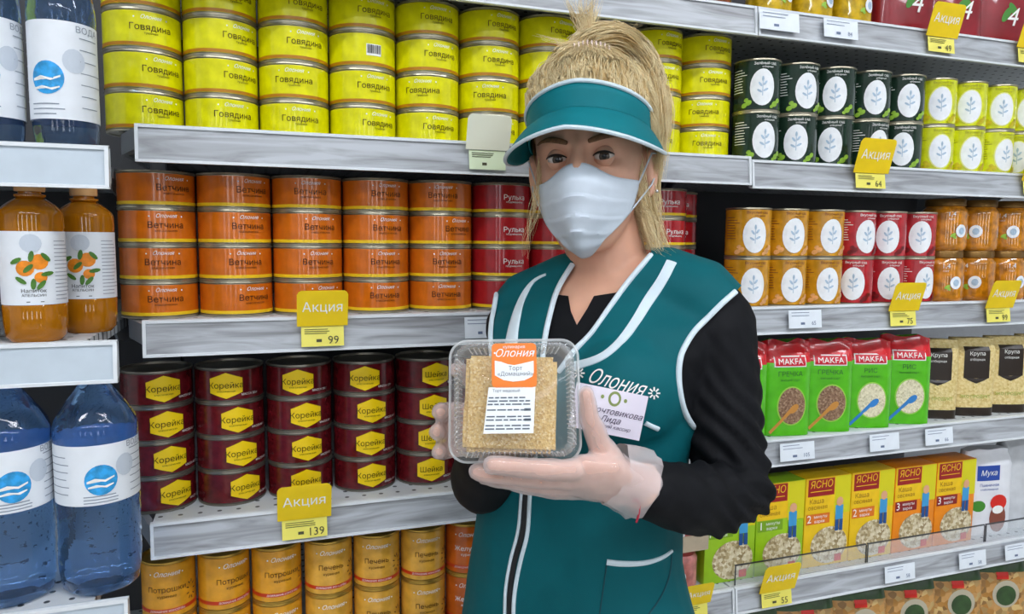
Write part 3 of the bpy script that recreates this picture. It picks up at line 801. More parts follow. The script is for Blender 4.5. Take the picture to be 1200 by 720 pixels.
# clear front guard on the porridge shelf
ACR = film_mat('clear acrylic', '#dfe6ea', 0.04, 0.05)
WIRE = mat('dark wire', '#55585c', 0.35, 0.7)
for i, (xa, xb) in enumerate([(XS+0.012, 1.085), (1.089, 1.395), (1.399, 1.695)]):
    r = empty('shelf_guard', ((xa+xb)/2, YF+0.016, ZR[2]+0.0005))
    tag(r, ['clear guard strip in front of the green porridge boxes', 'clear guard strip in front of the yellow and orange porridge boxes', 'clear guard strip in front of the white flour bags'][i], 'guard strip', 'clear guard strips on the porridge shelf')
    hw = (xb-xa)/2
    bm = bmesh.new(); box(bm, -hw, hw, -0.0008, 0.0008, 0, 0.035); obj('pane', bm_mesh('pane', bm, ACR, False), r)
    bm = bmesh.new(); box(bm, -hw, hw, -0.0012, 0.0012, 0.0352, 0.0372); obj('top_edge', bm_mesh('edge', bm, WIRE, False), r)
    for s in (-1, 1):
        bm = bmesh.new(); box(bm, s*hw-0.001, s*hw+0.001, -0.0022, -0.0009, 0, 0.035); obj('end_edge', bm_mesh('edge', bm, WIRE, False), r)

# bags below the porridge shelf
PASTA = grain_mat('nut mix', ['#a8742a', '#c9985a', '#7a5426', '#d8b878'], 90)
HEADG = mat('dark green header', '#2c4a22', 0.35, noise=0.3, nscale=40, coat=0.3)
KP = Kind('snack_bag', 'bag', bag_mesh('bag', 0.125, 0.205, 0.06, [PASTA, HEADG], lambda t, x: 1 if t > 0.86 else 0, pinch=0.8, crimp=0.15, wob=0.004, seed=8), [
    ('label', Acc(on_bag(0.125, 0.205, 0.06, 0.0007, pinch=0.8, crimp=0.15)).ellipse(0.03, 0.03, 0.01, 0.125, 20, 3).mesh('ring', mat('grey ring print', '#b8b09a', 0.4))),
    ('logo', Acc(on_bag(0.125, 0.205, 0.06, 0.0012, pinch=0.8, crimp=0.15)).rect(-0.012, 0.014, 0.158, 0.172, 4, 2).mesh('plate', REDP)),
    ('label', Acc(on_bag(0.125, 0.205, 0.06, 0.0014, pinch=0.8, crimp=0.15)).ellipse(0.022, 0.022, 0.01, 0.122, 20, 3).mesh('disc', HEADG))])
for i in range(7):
    x = 0.846+i*0.129
    KP.put((x, YF+0.06, ZR[1]+0.0005), face_rot(x, 1.1, 20)*0.5, 'brown bag with dark green header under the porridge shelf, %s from the woman' % ORD[i], 'brown bags under the porridge shelf')

# cardboard tray with pink jars low on the main unit
CARD = mat('cardboard', '#b8a890', 0.7, noise=0.08)
PINK = mat('pink filling', '#c47a74', 0.2, noise=0.25, nscale=60, coat=0.4)
K_PINK = jar_kind('paste_jar', 0.032, 0.075, PINK, mat('red jar lid', '#8c2a24', 0.35, 0.2))
for i in range(2):
    K_PINK.put((0.622+i*0.070, 1.078, ZL[2]+0.0005), -0.5, 'pink paste jar under the cardboard tray, %s from the porridge boxes' % ORD[1-i], 'pink paste jars')
bm = bmesh.new(); box(bm, 0.583, 0.729, 1.045, 1.112, ZL[2]+0.0760, ZL[2]+0.0785)
box(bm, 0.583, 0.729, 1.0435, 1.0455, ZL[2]+0.0760, ZL[2]+0.104)
tag(obj('cardboard_tray', bm_mesh('tray', bm, CARD, False)), 'cardboard tray on the pink jars beside the woman', 'tray')
for i in range(2):
    K_PINK.put((0.622+i*0.070, 1.080, ZL[2]+0.0792), -0.6, 'pink paste jar standing in the cardboard tray, %s from the porridge boxes' % ORD[1-i], 'pink paste jars')

# ------------------------------------------------------------------ bottles
def pet_mat(name, col, rough=0.04, ior=1.28, trans=1.0):
    m = mat(name, col, rough, trans=trans, ior=ior, spec=0.6, bump=0.6, bscale=45, coat=0.4)
    return m
PETB = pet_mat('blue water bottle', '#86b4ea', trans=0.93); PETC = pet_mat('clear water bottle', '#8fb4e0', trans=0.93)
JUICE = mat('orange drink', '#c67c0e', 0.06, trans=0.35, ior=1.33, coat=0.5, noise=0.08, nscale=12)
CAPB = mat('blue cap', '#3a6fb4', 0.35); CAPO = mat('pale orange cap', '#d9a870', 0.4, noise=0.1); CAPW = mat('white cap', '#d5dbe2', 0.4)
PAPER = mat('white bottle label', '#e4e9ef', 0.45, noise=0.03); GREYP = mat('grey print', '#8c95a2', 0.5); BLUEB = mat('bright blue print', '#2f9ad8', 0.4, noise=0.25, nscale=140)
ORANGEP = mat('orange fruit print', '#ea8a1a', 0.4, noise=0.15, nscale=150); LEAFP = mat('leaf print', '#4a7a2a', 0.4, noise=0.2, nscale=150)
def bottle(name, cat, r, h, body_m, cap_m, l0, l1, kind):
    nr = 0.0125
    prof = [(0, 0.004), (r*0.45, 0.006), (r*0.78, 0.0), (r*0.94, 0.006), (r*0.985, 0.022), (r, 0.04)]
    z = 0.05
    while z < l0*h-0.004: prof += [(r*0.985, z), (r, z+0.008)]; z += 0.016
    prof += [(r*0.985, l0*h), (r*0.985, l1*h), (r, l1*h+0.006), (r*0.99, l1*h+0.016)]
    sh, top = l1*h+0.018, h-0.024
    ex, fl_ = (1.15, 0.97) if kind == 'water' and r > 0.04 else (1.6, 0.85)
    for t in (0.12, 0.25, 0.40, 0.55, 0.70, 0.85, 0.95): prof.append((nr+(r-nr)*(1-t**ex), sh+(top-sh)*t*fl_))
    prof += [(nr, top-0.004), (nr+0.003, top-0.002), (nr+0.003, top), (nr*0.9, top+0.001), (nr*0.9, h-0.004), (0, h-0.004)]
    bm = lathe(prof, 32)
    if name == 'water_bottle':                    # petal foot and shoulder facets
        for v in bm.verts:
            a = math.atan2(v.co.y, v.co.x)
            if v.co.z < 0.05: s = 1-0.06*(0.5+0.5*math.cos(a*5))*(1-v.co.z/0.05)
            elif v.co.z < l0*h-0.006: s = 1-0.030*max(0, math.sin(a*9+v.co.z*60))**2
            elif sh < v.co.z < top-0.01: s = 1-0.06*abs(math.sin(a*5))
            else: s = 1
            v.co.x *= s; v.co.y *= s
    body = bm_mesh('bottle', bm, body_m, True, 50)
    cap = bm_mesh('cap', lathe([(0, h-0.0205), (nr+0.002, h-0.0205), (nr+0.0025, h-0.018), (nr+0.0022, h-0.002), (nr+0.001, h), (0, h)], 24), cap_m)
    lab = wrap_mesh(r*0.985+0.0006, l0*h+0.001, l1*h-0.001, PAPER, 40)
    R = r*0.985; f, f2 = cyl(R, 0.0012), cyl(R, 0.0018); H = (l1-l0)*h; c = (l0+l1)/2*h
    parts = [('cap', cap), ('label', lab)]
    if kind == 'water':
        parts += [('emblem', Acc(f).ellipse(0.0165, 0.0175, 0, c-H*0.08).mesh('drop', BLUEB)),
                  ('ornament', Acc(f2).star([(-0.014, 0.001), (-0.006, 0.004), (0.004, 0.0015), (0.013, 0.005), (0.013, 0.003), (0.004, -0.001), (-0.006, 0.0015), (-0.014, -0.0015)], 0, c-H*0.10, 1)
                   .star([(-0.013, 0.001), (-0.005, 0.003), (0.005, 0.0005), (0.012, 0.003), (0.012, 0.0015), (0.005, -0.0015), (-0.005, 0.001), (-0.013, -0.001)], 0, c-H*0.19, 1).mesh('wave', WHITE)),
                  ('lettering', Acc(f).lines(7, 0.032, 0.062, c-H*0.36, c+H*0.34, 0.0010, random.Random(2)).lines(6, -0.062, -0.032, c-H*0.3, c+H*0.3, 0.0010, random.Random(4)).lines(3, -0.018, 0.018, c-H*0.44, c-H*0.34, 0.0012).text('ВОДА', 0.0095, 0.042, c+H*0.42, bold=0.02).mesh('print', GREYP)),
                  ('ornament', Acc(f).ellipse(0.011, 0.013, 0.026, c+H*0.10, 16, 2).mesh('round mark', mat('pale grey print', '#c4cdd8', 0.5)))]
    else:
        a = Acc(f)
        for u, v, q in ((-0.006, 0.0, 0.0085), (0.007, 0.007, 0.0085), (0.008, -0.010, 0.006)): a.ellipse(q, q, u-0.004, c+v, 14, 2)
        b = Acc(f2)
        for u, v, ro in ((-0.014, 0.008, 0.5), (0.0, 0.013, 1.4), (0.013, 0.012, 2.3), (0.014, -0.006, 0.2), (-0.010, -0.013, 2.5), (0.001, -0.017, 1.5), (0.008, -0.018, 0.9), (-0.003, 0.0, 0.8)): b.ellipse(0.0062, 0.0025, u-0.004, c+v, 10, 1, ro)
        parts += [('emblem', a.mesh('oranges', ORANGEP)), ('ornament', b.mesh('leaves', LEAFP)),
                  ('ornament', Acc(f).ellipse(0.010, 0.010, -0.004, c+H*0.33, 16, 2).mesh('round mark', mat('pale grey print', '#c4cdd8', 0.5))),
                  ('lettering', Acc(f).text('Напиток', 0.0058, -0.003, c-H*0.30, bold=0.02).text('АПЕЛЬСИН', 0.0040, -0.003, c-H*0.36, bold=0.02).rect(-0.010, 0.006, c-H*0.45, c-H*0.44).mesh('word', BLACKP)),
                  ('lettering', Acc(f).lines(16, 0.018, 0.044, c-H*0.42, c+H*0.36, 0.0008, random.Random(2)).mesh('small print', GREYP))]
    return Kind(name, cat, body, parts)
K_W = bottle('water_bottle', 'bottle', 0.0440, 0.272, PETB, CAPB, 0.40, 0.66, 'water')
K_W2 = bottle('water_bottle', 'bottle', 0.0335, 0.265, PETC, CAPW, 0.12, 0.52, 'water')
K_J = bottle('juice_bottle', 'bottle', 0.0315, 0.186, JUICE, CAPO, 0.22, 0.66, 'juice')
for x, y, off, lab in [(-0.187, 0.944, 4, 'large blue water bottle next to the maroon loin tins'), (-0.277, 0.944, 6, 'large blue water bottle beside another, away from the tins')]:
    K_W.put((x, y, ZW[2]+0.0005), face_rot(x, y, off), lab, 'large blue water bottles')
for x, y, off, lab in [(-0.203, 0.948, -28, 'clear water bottle on the upper shelf next to the yellow beef tins'), (-0.276, 0.950, -10, 'clear water bottle on the upper shelf, second from the beef tins')]:
    K_W2.put((x, y, ZW[4]+0.0005), face_rot(x, y, off), lab, 'clear water bottles on the upper shelf')
for x, y, off, lab in [(-0.240, 0.940, 4, 'orange drink bottle at the shelf front, second from the ham tins'), (-0.2025, 1.015, -4, 'orange drink bottle set back next to the orange ham tins'), (-0.310, 0.942, 20, 'orange drink bottle at the shelf front, third from the ham tins')]:
    K_J.put((x, y, ZW[3]+0.0005), face_rot(x, y, off), lab, 'orange drink bottles')

# ------------------------------------------------------------------ price tags
TAGY = mat('yellow tag card', '#f2cf0c', 0.35, noise=0.03); TAGP = mat('pale yellow price strip', '#f0e66a', 0.4); TAGW = mat('white price strip', '#e6edf4', 0.4, noise=0.03); TAG_GLARE = mat('glare-bleached tag card', '#f4f6e2', 0.2, coat=0.6)  # the bleached pale card has overexposed glare painted into its colour
def price_tag(xc, yf, z, wd, price, label, head=TAGY, strip=TAGP, word='Акция', hh=0.036, group='yellow offer tags'):
    r = empty('price_tag', (xc, yf-0.0075, z)); tag(r, label, 'price tag', group)
    s = wd/0.060
    bm = bmesh.new()
    def slab(pts, th, mi=0):
        a = [bm.verts.new((x, y, zz)) for x, y, zz in pts]; b = [bm.verts.new((x, y+th, zz)) for x, y, zz in pts]
        n = len(pts); bm.faces.new(a); bm.faces.new(b[::-1])
        for i in range(n): bm.faces.new((a[i], b[i], b[(i+1) % n], a[(i+1) % n]))
    if head:
        hw = wd/2; c = 0.005*s; lean = -0.010
        yy = lambda zz: lean*(1-(zz+0.006)/(hh+0.006))-0.002 if False else -0.003-0.012*(zz+0.006)/(hh+0.006)
        zb, zt = -0.008*s, hh*s
        pts = [(-hw, yy(zb), zb), (hw, yy(zb), zb), (hw, yy(zt-c), zt-c), (hw-c*0.4, yy(zt), zt-c*0.3), (hw-c, yy(zt), zt), (-hw+c, yy(zt), zt), (-hw+c*0.4, yy(zt), zt-c*0.3), (-hw, yy(zt-c), zt-c)]
        slab(pts, 0.0008); obj('card', bm_mesh('card', bm, head, False), r)
        if word:
            fn = lambda u, v: (u, yy(v)-0.0008, v)
            obj('lettering', Acc(fn).text(word, 0.0165*s, 0, hh*s*0.42, bold=0.035).mesh('word', WHITE), r)
        bm = bmesh.new()
    z1, z0 = (-0.0085*s, -0.037) if head else (-0.003, -0.034)
    hw = wd*0.42 if head else wd/2
    slab([(-hw, -0.0005-0.003, z0), (hw, -0.0035, z0), (hw, 0.0, z1), (-hw, 0.0, z1)], 0.0006)
    o = obj('price_strip', bm_mesh('strip', bm, strip, False), r)
    fn = lambda u, v: (u, -0.0009-0.0035*(v-z1)/(z0-z1), v)
    a = Acc(fn)
    if price: a.text(price, 0.0155 if head else 0.010, hw*0.50, z0+0.008, bold=0.01)
    a.lines(3 if head else 2, -hw*0.85, hw*0.5, z1-0.0095, z1-0.004, 0.0009)
    a.rect(-hw*0.3, -hw*0.05, z0+0.006, z0+0.010)
    obj('lettering', a.mesh('price', mat('dark price print', '#4a4a30', 0.5) if head else mat('blue grey price print', '#6a7a98', 0.5)), o)
def tagpx(px, py, z, wd, *a, **k):
    q = onY(px, py, YF-0.008); price_tag(q.x, YF, z, wd*1.13, *a, **k)
tagpx(378, 385, ZL[4], 0.060, '99', 'yellow offer tag priced 99 under the orange ham tins')
tagpx(357, 610, ZL[3], 0.064, '139', 'yellow offer tag priced 139 under the maroon loin tins')
tagpx(571, 175, ZL[5], 0.058, '', 'pale shiny tag under the yellow beef tins', head=TAG_GLARE, strip=mat('pale green strip', '#dfeecb', 0.35), word='')
tagpx(1103, 45, ZR[6], 0.066, '49', 'yellow offer tag under the dark red bags')
tagpx(1207, 60, ZR[6], 0.066, '59', 'yellow offer tag under the berry patterned bag')
tagpx(1020, 205, ZR[5], 0.070, '64', 'yellow offer tag under the dark green peas tins')
tagpx(1213, 220, ZR[5], 0.070, '', 'yellow offer tag under the lemon yellow tins')
tagpx(1058, 370, ZR[4], 0.064, '75', 'yellow offer tag under the crimson bean tins')
tagpx(1170, 362, ZR[4], 0.066, '99', 'yellow offer tag under the golden glass jars')
tagpx(910, 695, ZR[2], 0.068, '55', 'yellow offer tag under the green porridge boxes')
tagpx(815, 712, ZL[2], 0.050, '', 'yellow offer tag below the cardboard tray')
for px, py, z, wd, pr, lab in [(943, 378, ZR[4], 0.062, '65', 'white price tag under the amber fruit tins'), (934, 530, ZR[3], 0.066, '105', 'white price tag under the buckwheat bags'),
        (1036, 520, ZR[3], 0.062, '', 'white price tag under the rice bags'), (1100, 513, ZR[3], 0.062, '66', 'white price tag under the black and cream packs'),
        (1054, 675, ZR[2], 0.066, '58', 'white price tag under the yellow porridge boxes'), (1139, 660, ZR[2], 0.064, '58', 'white price tag under the orange porridge boxes'),
        (1192, 650, ZR[2], 0.064, '', 'white price tag under the white flour bag'), (985, 36, ZR[6], 0.064, '84', 'white price tag under the yellow jars'), (913, 26, ZR[6], 0.070, '', 'white price tag at the start of the top shelf'),
        (566, 382, ZL[4], 0.050, '', 'white price tag under the red knuckle tins')]:
    tagpx(px, py, z, wd, pr, lab, head=None, strip=TAGW, word=None, group='white price tags')

# ------------------------------------------------------------------ the woman
SKIN = mat('skin', '#d9a68c', 0.5, noise=0.05, nscale=25)
SKIN.node_tree.nodes['Principled BSDF'].inputs['Subsurface Weight'].default_value = 0.12
SKIN.node_tree.nodes['Principled BSDF'].inputs['Subsurface Radius'].default_value = (0.008, 0.003, 0.0015)
TEAL = mat('teal cloth', '#025b63', 0.65, noise=0.06, nscale=14, spec=0.2, bump=0.15, bscale=900)
TRIM = mat('pale blue white trim', '#d3e2ea', 0.55, noise=0.03)
BLACKC = mat('black jersey', '#101115', 0.7, noise=0.15, nscale=40, spec=0.2, bump=0.1, bscale=600)
TROUSER = mat('dark trousers', '#1b1d24', 0.8, noise=0.1)
SHOE = mat('black shoe', '#0e0e10', 0.4)
def hair_mat():
    m = bpy.data.materials.new('blonde hair'); m.use_nodes = True
    nt = m.node_tree; b = nt.nodes['Principled BSDF']; b.inputs['Roughness'].default_value = 0.38
    tc = nt.nodes.new('ShaderNodeTexCoord'); n = nt.nodes.new('ShaderNodeTexNoise'); n.inputs['Scale'].default_value = 70; n.inputs['Detail'].default_value = 5
    r = nt.nodes.new('ShaderNodeValToRGB'); e = r.color_ramp.elements
    e[0].position = 0.15; e[0].color = rgb('#a8824a'); e[1].position = 0.8; e[1].color = rgb('#f4e2b4')
    k = e.new(0.42); k.color = rgb('#dcbc80')
    at = nt.nodes.new('ShaderNodeAttribute'); at.attribute_name = 'tone'
    ad = nt.nodes.new('ShaderNodeMath'); ad.operation = 'MULTIPLY_ADD'; ad.inputs[1].default_value = 0.7; ad.inputs[2].default_value = -0.15
    a2 = nt.nodes.new('ShaderNodeMath'); a2.operation = 'ADD'
    nt.links.new(at.outputs['Fac'], ad.inputs[0]); nt.links.new(ad.outputs[0], a2.inputs[0]); nt.links.new(n.outputs[0], a2.inputs[1])
    nt.links.new(tc.outputs['Object'], n.inputs[0]); nt.links.new(a2.outputs[0], r.inputs[0]); nt.links.new(r.outputs[0], b.inputs['Base Color'])
    return m
HAIR = hair_mat()

def tube(bm, pts, rad, side=None, n=16, caps=True):
    """closed elliptical tube; rad items are r or (a along side, b across)"""
    pts = [Vector(p) for p in pts]; rad = [(r, r) if not isinstance(r, (tuple, list)) else r for r in rad]
    N = len(pts); rings = []; prev = side
    T = []
    for i in range(N):
        t = (pts[min(N-1, i+1)]-pts[max(0, i-1)]); T.append(t.normalized())
    seq = []
    if caps:
        for q, s in ((0.92, 0.40), (0.70, 0.72), (0.36, 0.93)):
            b = min(rad[0]); seq.append((pts[0]-T[0]*b*q, T[0], (rad[0][0]*s, rad[0][1]*s)))
    for i in range(N): seq.append((pts[i], T[i], rad[i]))
    if caps:
        for q, s in ((0.36, 0.93), (0.70, 0.72), (0.92, 0.40)):
            b = min(rad[-1]); seq.append((pts[-1]+T[-1]*b*q, T[-1], (rad[-1][0]*s, rad[-1][1]*s)))
    prev = Vector(side) if side is not None else (Vector((0, 0, 1)) if abs(T[0].z) < 0.8 else Vector((1, 0, 0)))
    for p, t, (a, b) in seq:
        s = (prev-t*prev.dot(t)).normalized(); u = t.cross(s); prev = s
        rings.append([bm.verts.new(p+s*(a*math.cos(2*PI*k/n))+u*(b*math.sin(2*PI*k/n))) for k in range(n)])
    for A, B in zip(rings, rings[1:]):
        for k in range(n): bm.faces.new((A[k], A[(k+1) % n], B[(k+1) % n], B[k]))
    bm.faces.new(rings[0][::-1]); bm.faces.new(rings[-1])
def loft(bm, rings, n=32):
    """rings: (center, half width vector, half depth vector, exponent)"""
    R = []
    for c, a, b, e in rings:
        R.append([bm.verts.new(c+a*math.copysign(abs(math.cos(t))**e, math.cos(t))+b*math.copysign(abs(math.sin(t))**e, math.sin(t))) for t in [2*PI*k/n for k in range(n)]])
    for A, B in zip(R, R[1:]):
        for k in range(n): bm.faces.new((A[k], A[(k+1) % n], B[(k+1) % n], B[k]))
    bm.faces.new(R[0][::-1]); bm.faces.new(R[-1])
def ball(bm, c, rx, ry, rz, ax=None):
    m = Matrix.Translation(c)
    if ax is not None: m = m @ ax.to_4x4()
    bmesh.ops.create_uvsphere(bm, u_segments=20, v_segments=12, radius=1.0, matrix=m @ Matrix.Diagonal((rx, ry, rz, 1)))
def fuse(bm, voxel, smooth, name, mats):
    """weld overlapping closed pieces into one continuous skin"""
    bmesh.ops.recalc_face_normals(bm, faces=bm.faces[:])
    me = bpy.data.meshes.new(name); bm.to_mesh(me); bm.free()
    o = bpy.data.objects.new(name, me); COL.objects.link(o)
    m = o.modifiers.new('r', 'REMESH'); m.mode = 'VOXEL'; m.voxel_size = voxel; m.adaptivity = 0
    if smooth:
        s = o.modifiers.new('s', 'SMOOTH'); s.factor = 0.5; s.iterations = smooth
    dg = bpy.context.evaluated_depsgraph_get()
    out = bpy.data.meshes.new_from_object(o.evaluated_get(dg))
    bpy.data.objects.remove(o); bpy.data.meshes.remove(me)
    out.name = name; out.materials.clear()
    for k in (mats if isinstance(mats, (list, tuple)) else [mats]): out.materials.append(k)
    for p in out.polygons: p.use_smooth = True
    return out

# frames -----------------------------------------------------------
F0 = Vector((math.sin(YAW), math.cos(YAW), 0))          # level view direction
R0 = Vector((math.cos(YAW), -math.sin(YAW), 0))
ZU = Vector((0, 0, 1))
def frame(yaw):                                          # yaw > 0: front turned towards image left
    fr = (-F0*math.cos(yaw)-R0*math.sin(yaw)).normalized()   # facing direction
    lf = fr.cross(ZU)*-1                                      # her left hand side (image right)
    lf = ZU.cross(fr)
    return fr, lf
TY = math.radians(30)
TF, TL = frame(TY)

def torso(bm, g, low=None):
    """g: how much thicker than the bare body; rings in (px, py, depth, half width, half depth, yaw)"""
    data = [(676, 900, 0.95, 0.170, 0.120, 32), (676, 800, 0.945, 0.160, 0.114, 34), (676, 720, 0.94, 0.143, 0.104, 35), (673, 640, 0.935, 0.126, 0.094, 35), (676, 570, 0.93, 0.120, 0.092, 34),
            (684, 500, 0.93, 0.128, 0.098, 32), (692, 450, 0.93, 0.138, 0.102, 30), (702, 405, 0.93, 0.146, 0.096, 29), (710, 372, 0.935, 0.142, 0.082, 28), (714, 350, 0.94, 0.120, 0.066, 27), (716, 332, 0.942, 0.085, 0.055, 26), (716, 318, 0.943, 0.060, 0.048, 25)]
    rings = []
    for px, py, d, a, b, yw in data:
        f, l = frame(math.radians(yw)); rings.append((P(px, py, d), l*(a+g), f*(b+g), 0.88))
    loft(bm, rings)
    # shoulders
    sl, sr = P(829, 375, 0.888), P(606, 380, 1.005)
    nk = P(716, 342, 0.942)
    tube(bm, [nk, P(775, 346, 0.913), P(815, 362, 0.897), P(835, 378, 0.888)], [0.050+g, 0.050+g, 0.051+g, 0.047+g])
    tube(bm, [nk, P(665, 348, 0.967), P(625, 365, 0.990), P(608, 385, 1.0)], [0.046+g, 0.046+g, 0.045+g, 0.043+g])
    # bust
    for px, py, d in ((735, 462, 0.845), (628, 462, 0.895)):
        ball(bm, P(px, py, d), 0.062+g*0.8, 0.055+g*0.8, 0.062+g*0.8)
def arm_l(bm, g, upto=7):
    pts = [(833, 388, 0.886), (842, 450, 0.880), (850, 520, 0.868), (862, 577, 0.845), (832, 586, 0.805), (792, 583, 0.755), (752, 570, 0.715)]
    rad = [0.046, 0.0415, 0.0385, 0.037, 0.0335, 0.0285, 0.0235]
    if g > 0: pts[-1] = (763, 574, 0.726); rad[-1] = 0.0235
    tube(bm, [P(*p) for p in pts][:upto], [r+g for r in rad][:upto])
def arm_r(bm, g):
    pts = [(620, 395, 1.0), (598, 470, 0.995), (580, 530, 0.98), (568, 570, 0.955), (566, 562, 0.89), (572, 535, 0.82), (576, 515, 0.785)]
    rad = [0.045, 0.041, 0.038, 0.037, 0.034, 0.028, 0.023]
    tube(bm, [P(*p) for p in pts], [r+g for r in rad])
def fingers(bm, chains, g):
    for pts, r0, r1 in chains:
        n = len(pts); tube(bm, [P(*p) for p in pts], [r0+(r1-r0)*i/(n-1)+g for i in range(n)], n=12)
HAND_L = [([(672, 551, 0.668), (640, 550, 0.660), (606, 548, 0.656), (577, 545, 0.656)], 0.0092, 0.0074),      # index
          ([(672, 561, 0.682), (634, 561, 0.676), (596, 558, 0.674), (560, 554, 0.676)], 0.0094, 0.0076),      # middle
          ([(676, 569, 0.696), (640, 569, 0.692), (602, 564, 0.692), (568, 558, 0.695)], 0.0090, 0.0072),      # ring
          ([(684, 575, 0.710), (652, 575, 0.708), (622, 571, 0.709), (596, 565, 0.712)], 0.0082, 0.0066),      # little
          ([(722, 545, 0.700), (702, 520, 0.684), (691, 490, 0.676), (687, 462, 0.674)], 0.0118, 0.0064)]      # thumb
def hand_l(bm, g):
    tube(bm, [P(752, 570, 0.715), P(728, 566, 0.705), P(704, 560, 0.695), P(676, 557, 0.688)], [(0.0235+g, 0.019+g), (0.028+g, 0.020+g), (0.034+g, 0.018+g), (0.030+g, 0.015+g)], side=F0*0.75+ZU*-0.66, n=18)
    ball(bm, P(712, 548, 0.692), 0.018+g, 0.017+g, 0.019+g)
    fingers(bm, HAND_L, g)
HAND_R = [([(578, 468, 0.765), (556, 448, 0.762), (540, 436, 0.748), (537, 434, 0.728)], 0.0090, 0.0072),
          ([(566, 486, 0.768), (536, 482, 0.764), (518, 482, 0.748), (516, 483, 0.728)], 0.0092, 0.0074),
          ([(564, 504, 0.768), (534, 504, 0.764), (515, 505, 0.748), (512, 506, 0.728)], 0.0090, 0.0072),
          ([(566, 522, 0.766), (540, 526, 0.762), (519, 529, 0.748), (515, 530, 0.730)], 0.0082, 0.0068),
          ([(590, 500, 0.775), (604, 470, 0.765), (610, 445, 0.760), (612, 425, 0.758)], 0.0125, 0.0076)]
def hand_r(bm, g):
    tube(bm, [P(578, 516, 0.787), P(577, 505, 0.778), P(574, 492, 0.772)], [(0.022+g, 0.018+g), (0.032+g, 0.016+g), (0.034+g, 0.014+g)], side=ZU, n=18)
    fingers(bm, HAND_R, g)

# head ---------------------------------------------------------------
HY = math.radians(15); HR = math.radians(-3.0)
hf, hl = frame(HY)
HM = Matrix((hl, -hf, ZU)).transposed()                 # columns: her left, back, up
HM = HM @ Matrix.Rotation(HR, 3, 'Y')
HC0 = P(692, 190, 0.925)
def H(x, y, z): return HC0 + HM @ Vector((x, y, z))     # y < 0 is the front of the face
HEAD_T = [(-0.114, -0.074, -0.036, 0.020), (-0.108, -0.083, -0.018, 0.032), (-0.092, -0.088, 0.010, 0.045), (-0.070, -0.089, 0.055, 0.056), (-0.040, -0.090, 0.084, 0.065), (-0.010, -0.089, 0.096, 0.070), (0.020, -0.090, 0.100, 0.073),
          (0.045, -0.090, 0.100, 0.0735), (0.070, -0.083, 0.093, 0.068), (0.090, -0.066, 0.076, 0.055), (0.104, -0.040, 0.050, 0.037), (0.112, -0.012, 0.020, 0.016)]
HEAD_T = [(z, yf, yb, wd*0.93) for z, yf, yb, wd in HEAD_T]
def head_at(z):
    for a, b in zip(HEAD_T, HEAD_T[1:]):
        if a[0] <= z <= b[0]:
            t = (z-a[0])/(b[0]-a[0]); return [a[i]+(b[i]-a[i])*t for i in range(1, 4)]
    return HEAD_T[0][1:] if z < HEAD_T[0][0] else HEAD_T[-1][1:]
def head_pt(phi, z, off=0.0):
    """point on the head at angle phi from the face's middle (phi > 0: her left), off metres outside"""
    yf, yb, wd = head_at(z); cy, b = (yf+yb)/2, (yb-yf)/2
    e = 0.92; c, s = math.cos(phi), math.sin(phi)
    x = (wd+off)*math.copysign(abs(s)**e, s); y = cy-(b+off)*math.copysign(abs(c)**e, c)
    return x, y, z
def head(bm, g=0.0):
    R = []
    for z, yf, yb, wd in HEAD_T:
        R.append((H(0, (yf+yb)/2, z), HM @ Vector((wd+g, 0, 0)), HM @ Vector((0, (yb-yf)/2+g, 0)), 0.92))
    loft(bm, R)
def nose(bm):
    tube(bm, [H(0, -0.083, 0.020), H(0, -0.092, 0.0), H(0, -0.100, -0.018), H(0, -0.106, -0.032)], [(0.008, 0.007), (0.0085, 0.008), (0.011, 0.009), (0.0135, 0.010)], side=HM @ Vector((1, 0, 0)))
    for s in (-1, 1): ball(bm, H(s*0.011, -0.096, -0.036), 0.008, 0.008, 0.007)
def ears(bm):
    for s in (-1, 1):
        pts = [H(s*(0.070+0.010*q), 0.004+0.012*q2, zz) for q, q2, zz in ((0.3, 0.0, -0.045), (0.6, 0.4, -0.034), (1.0, 1.0, -0.015), (1.0, 1.0, 0.002), (0.7, 0.3, 0.012), (0.3, -0.2, 0.006))]
        tube(bm, pts, [0.0055, 0.0060, 0.0055, 0.0055, 0.0050, 0.0045], n=10)
        ball(bm, H(s*0.072, 0.008, -0.015), 0.006, 0.011, 0.022, HM)
def legs(bm, g):
    c = P(676, 900, 0.95); f, l = frame(math.radians(32))
    for s in (-1, 1):
        hip = c + l*(s*0.085); foot = Vector((hip.x, hip.y, 0.09)) + l*(s*0.02)
        tube(bm, [hip, hip*0.5+foot*0.5+f*0.02+Vector((0, 0, 0.03)), foot], [0.085+g, 0.055+g, 0.038+g])
# ---- one continuous skin
bm = bmesh.new()
torso(bm, 0.0); head(bm); nose(bm); ears(bm); arm_l(bm, 0); arm_r(bm, 0); hand_l(bm, 0); hand_r(bm, 0); legs(bm, 0)
tube(bm, [H(0.0, 0.025, -0.060), P(708, 290, 0.945), P(714, 325, 0.95), P(716, 345, 0.95)], [(0.054, 0.056), (0.050, 0.053), (0.055, 0.055), (0.072, 0.058)], n=24)
f_, l_ = frame(math.radians(32)); cpel = P(676, 900, 0.95)
for s in (-1, 1):
    q = cpel + l_*(s*0.105); q = Vector((q.x, q.y, 0.04))
    tube(bm, [q-f_*0.05+Vector((0, 0, 0.0)), q+f_*0.05, q+f_*0.12-Vector((0, 0, 0.008))], [0.036, 0.038, 0.028])
body = fuse(bm, 0.0032, 4, 'person', SKIN)
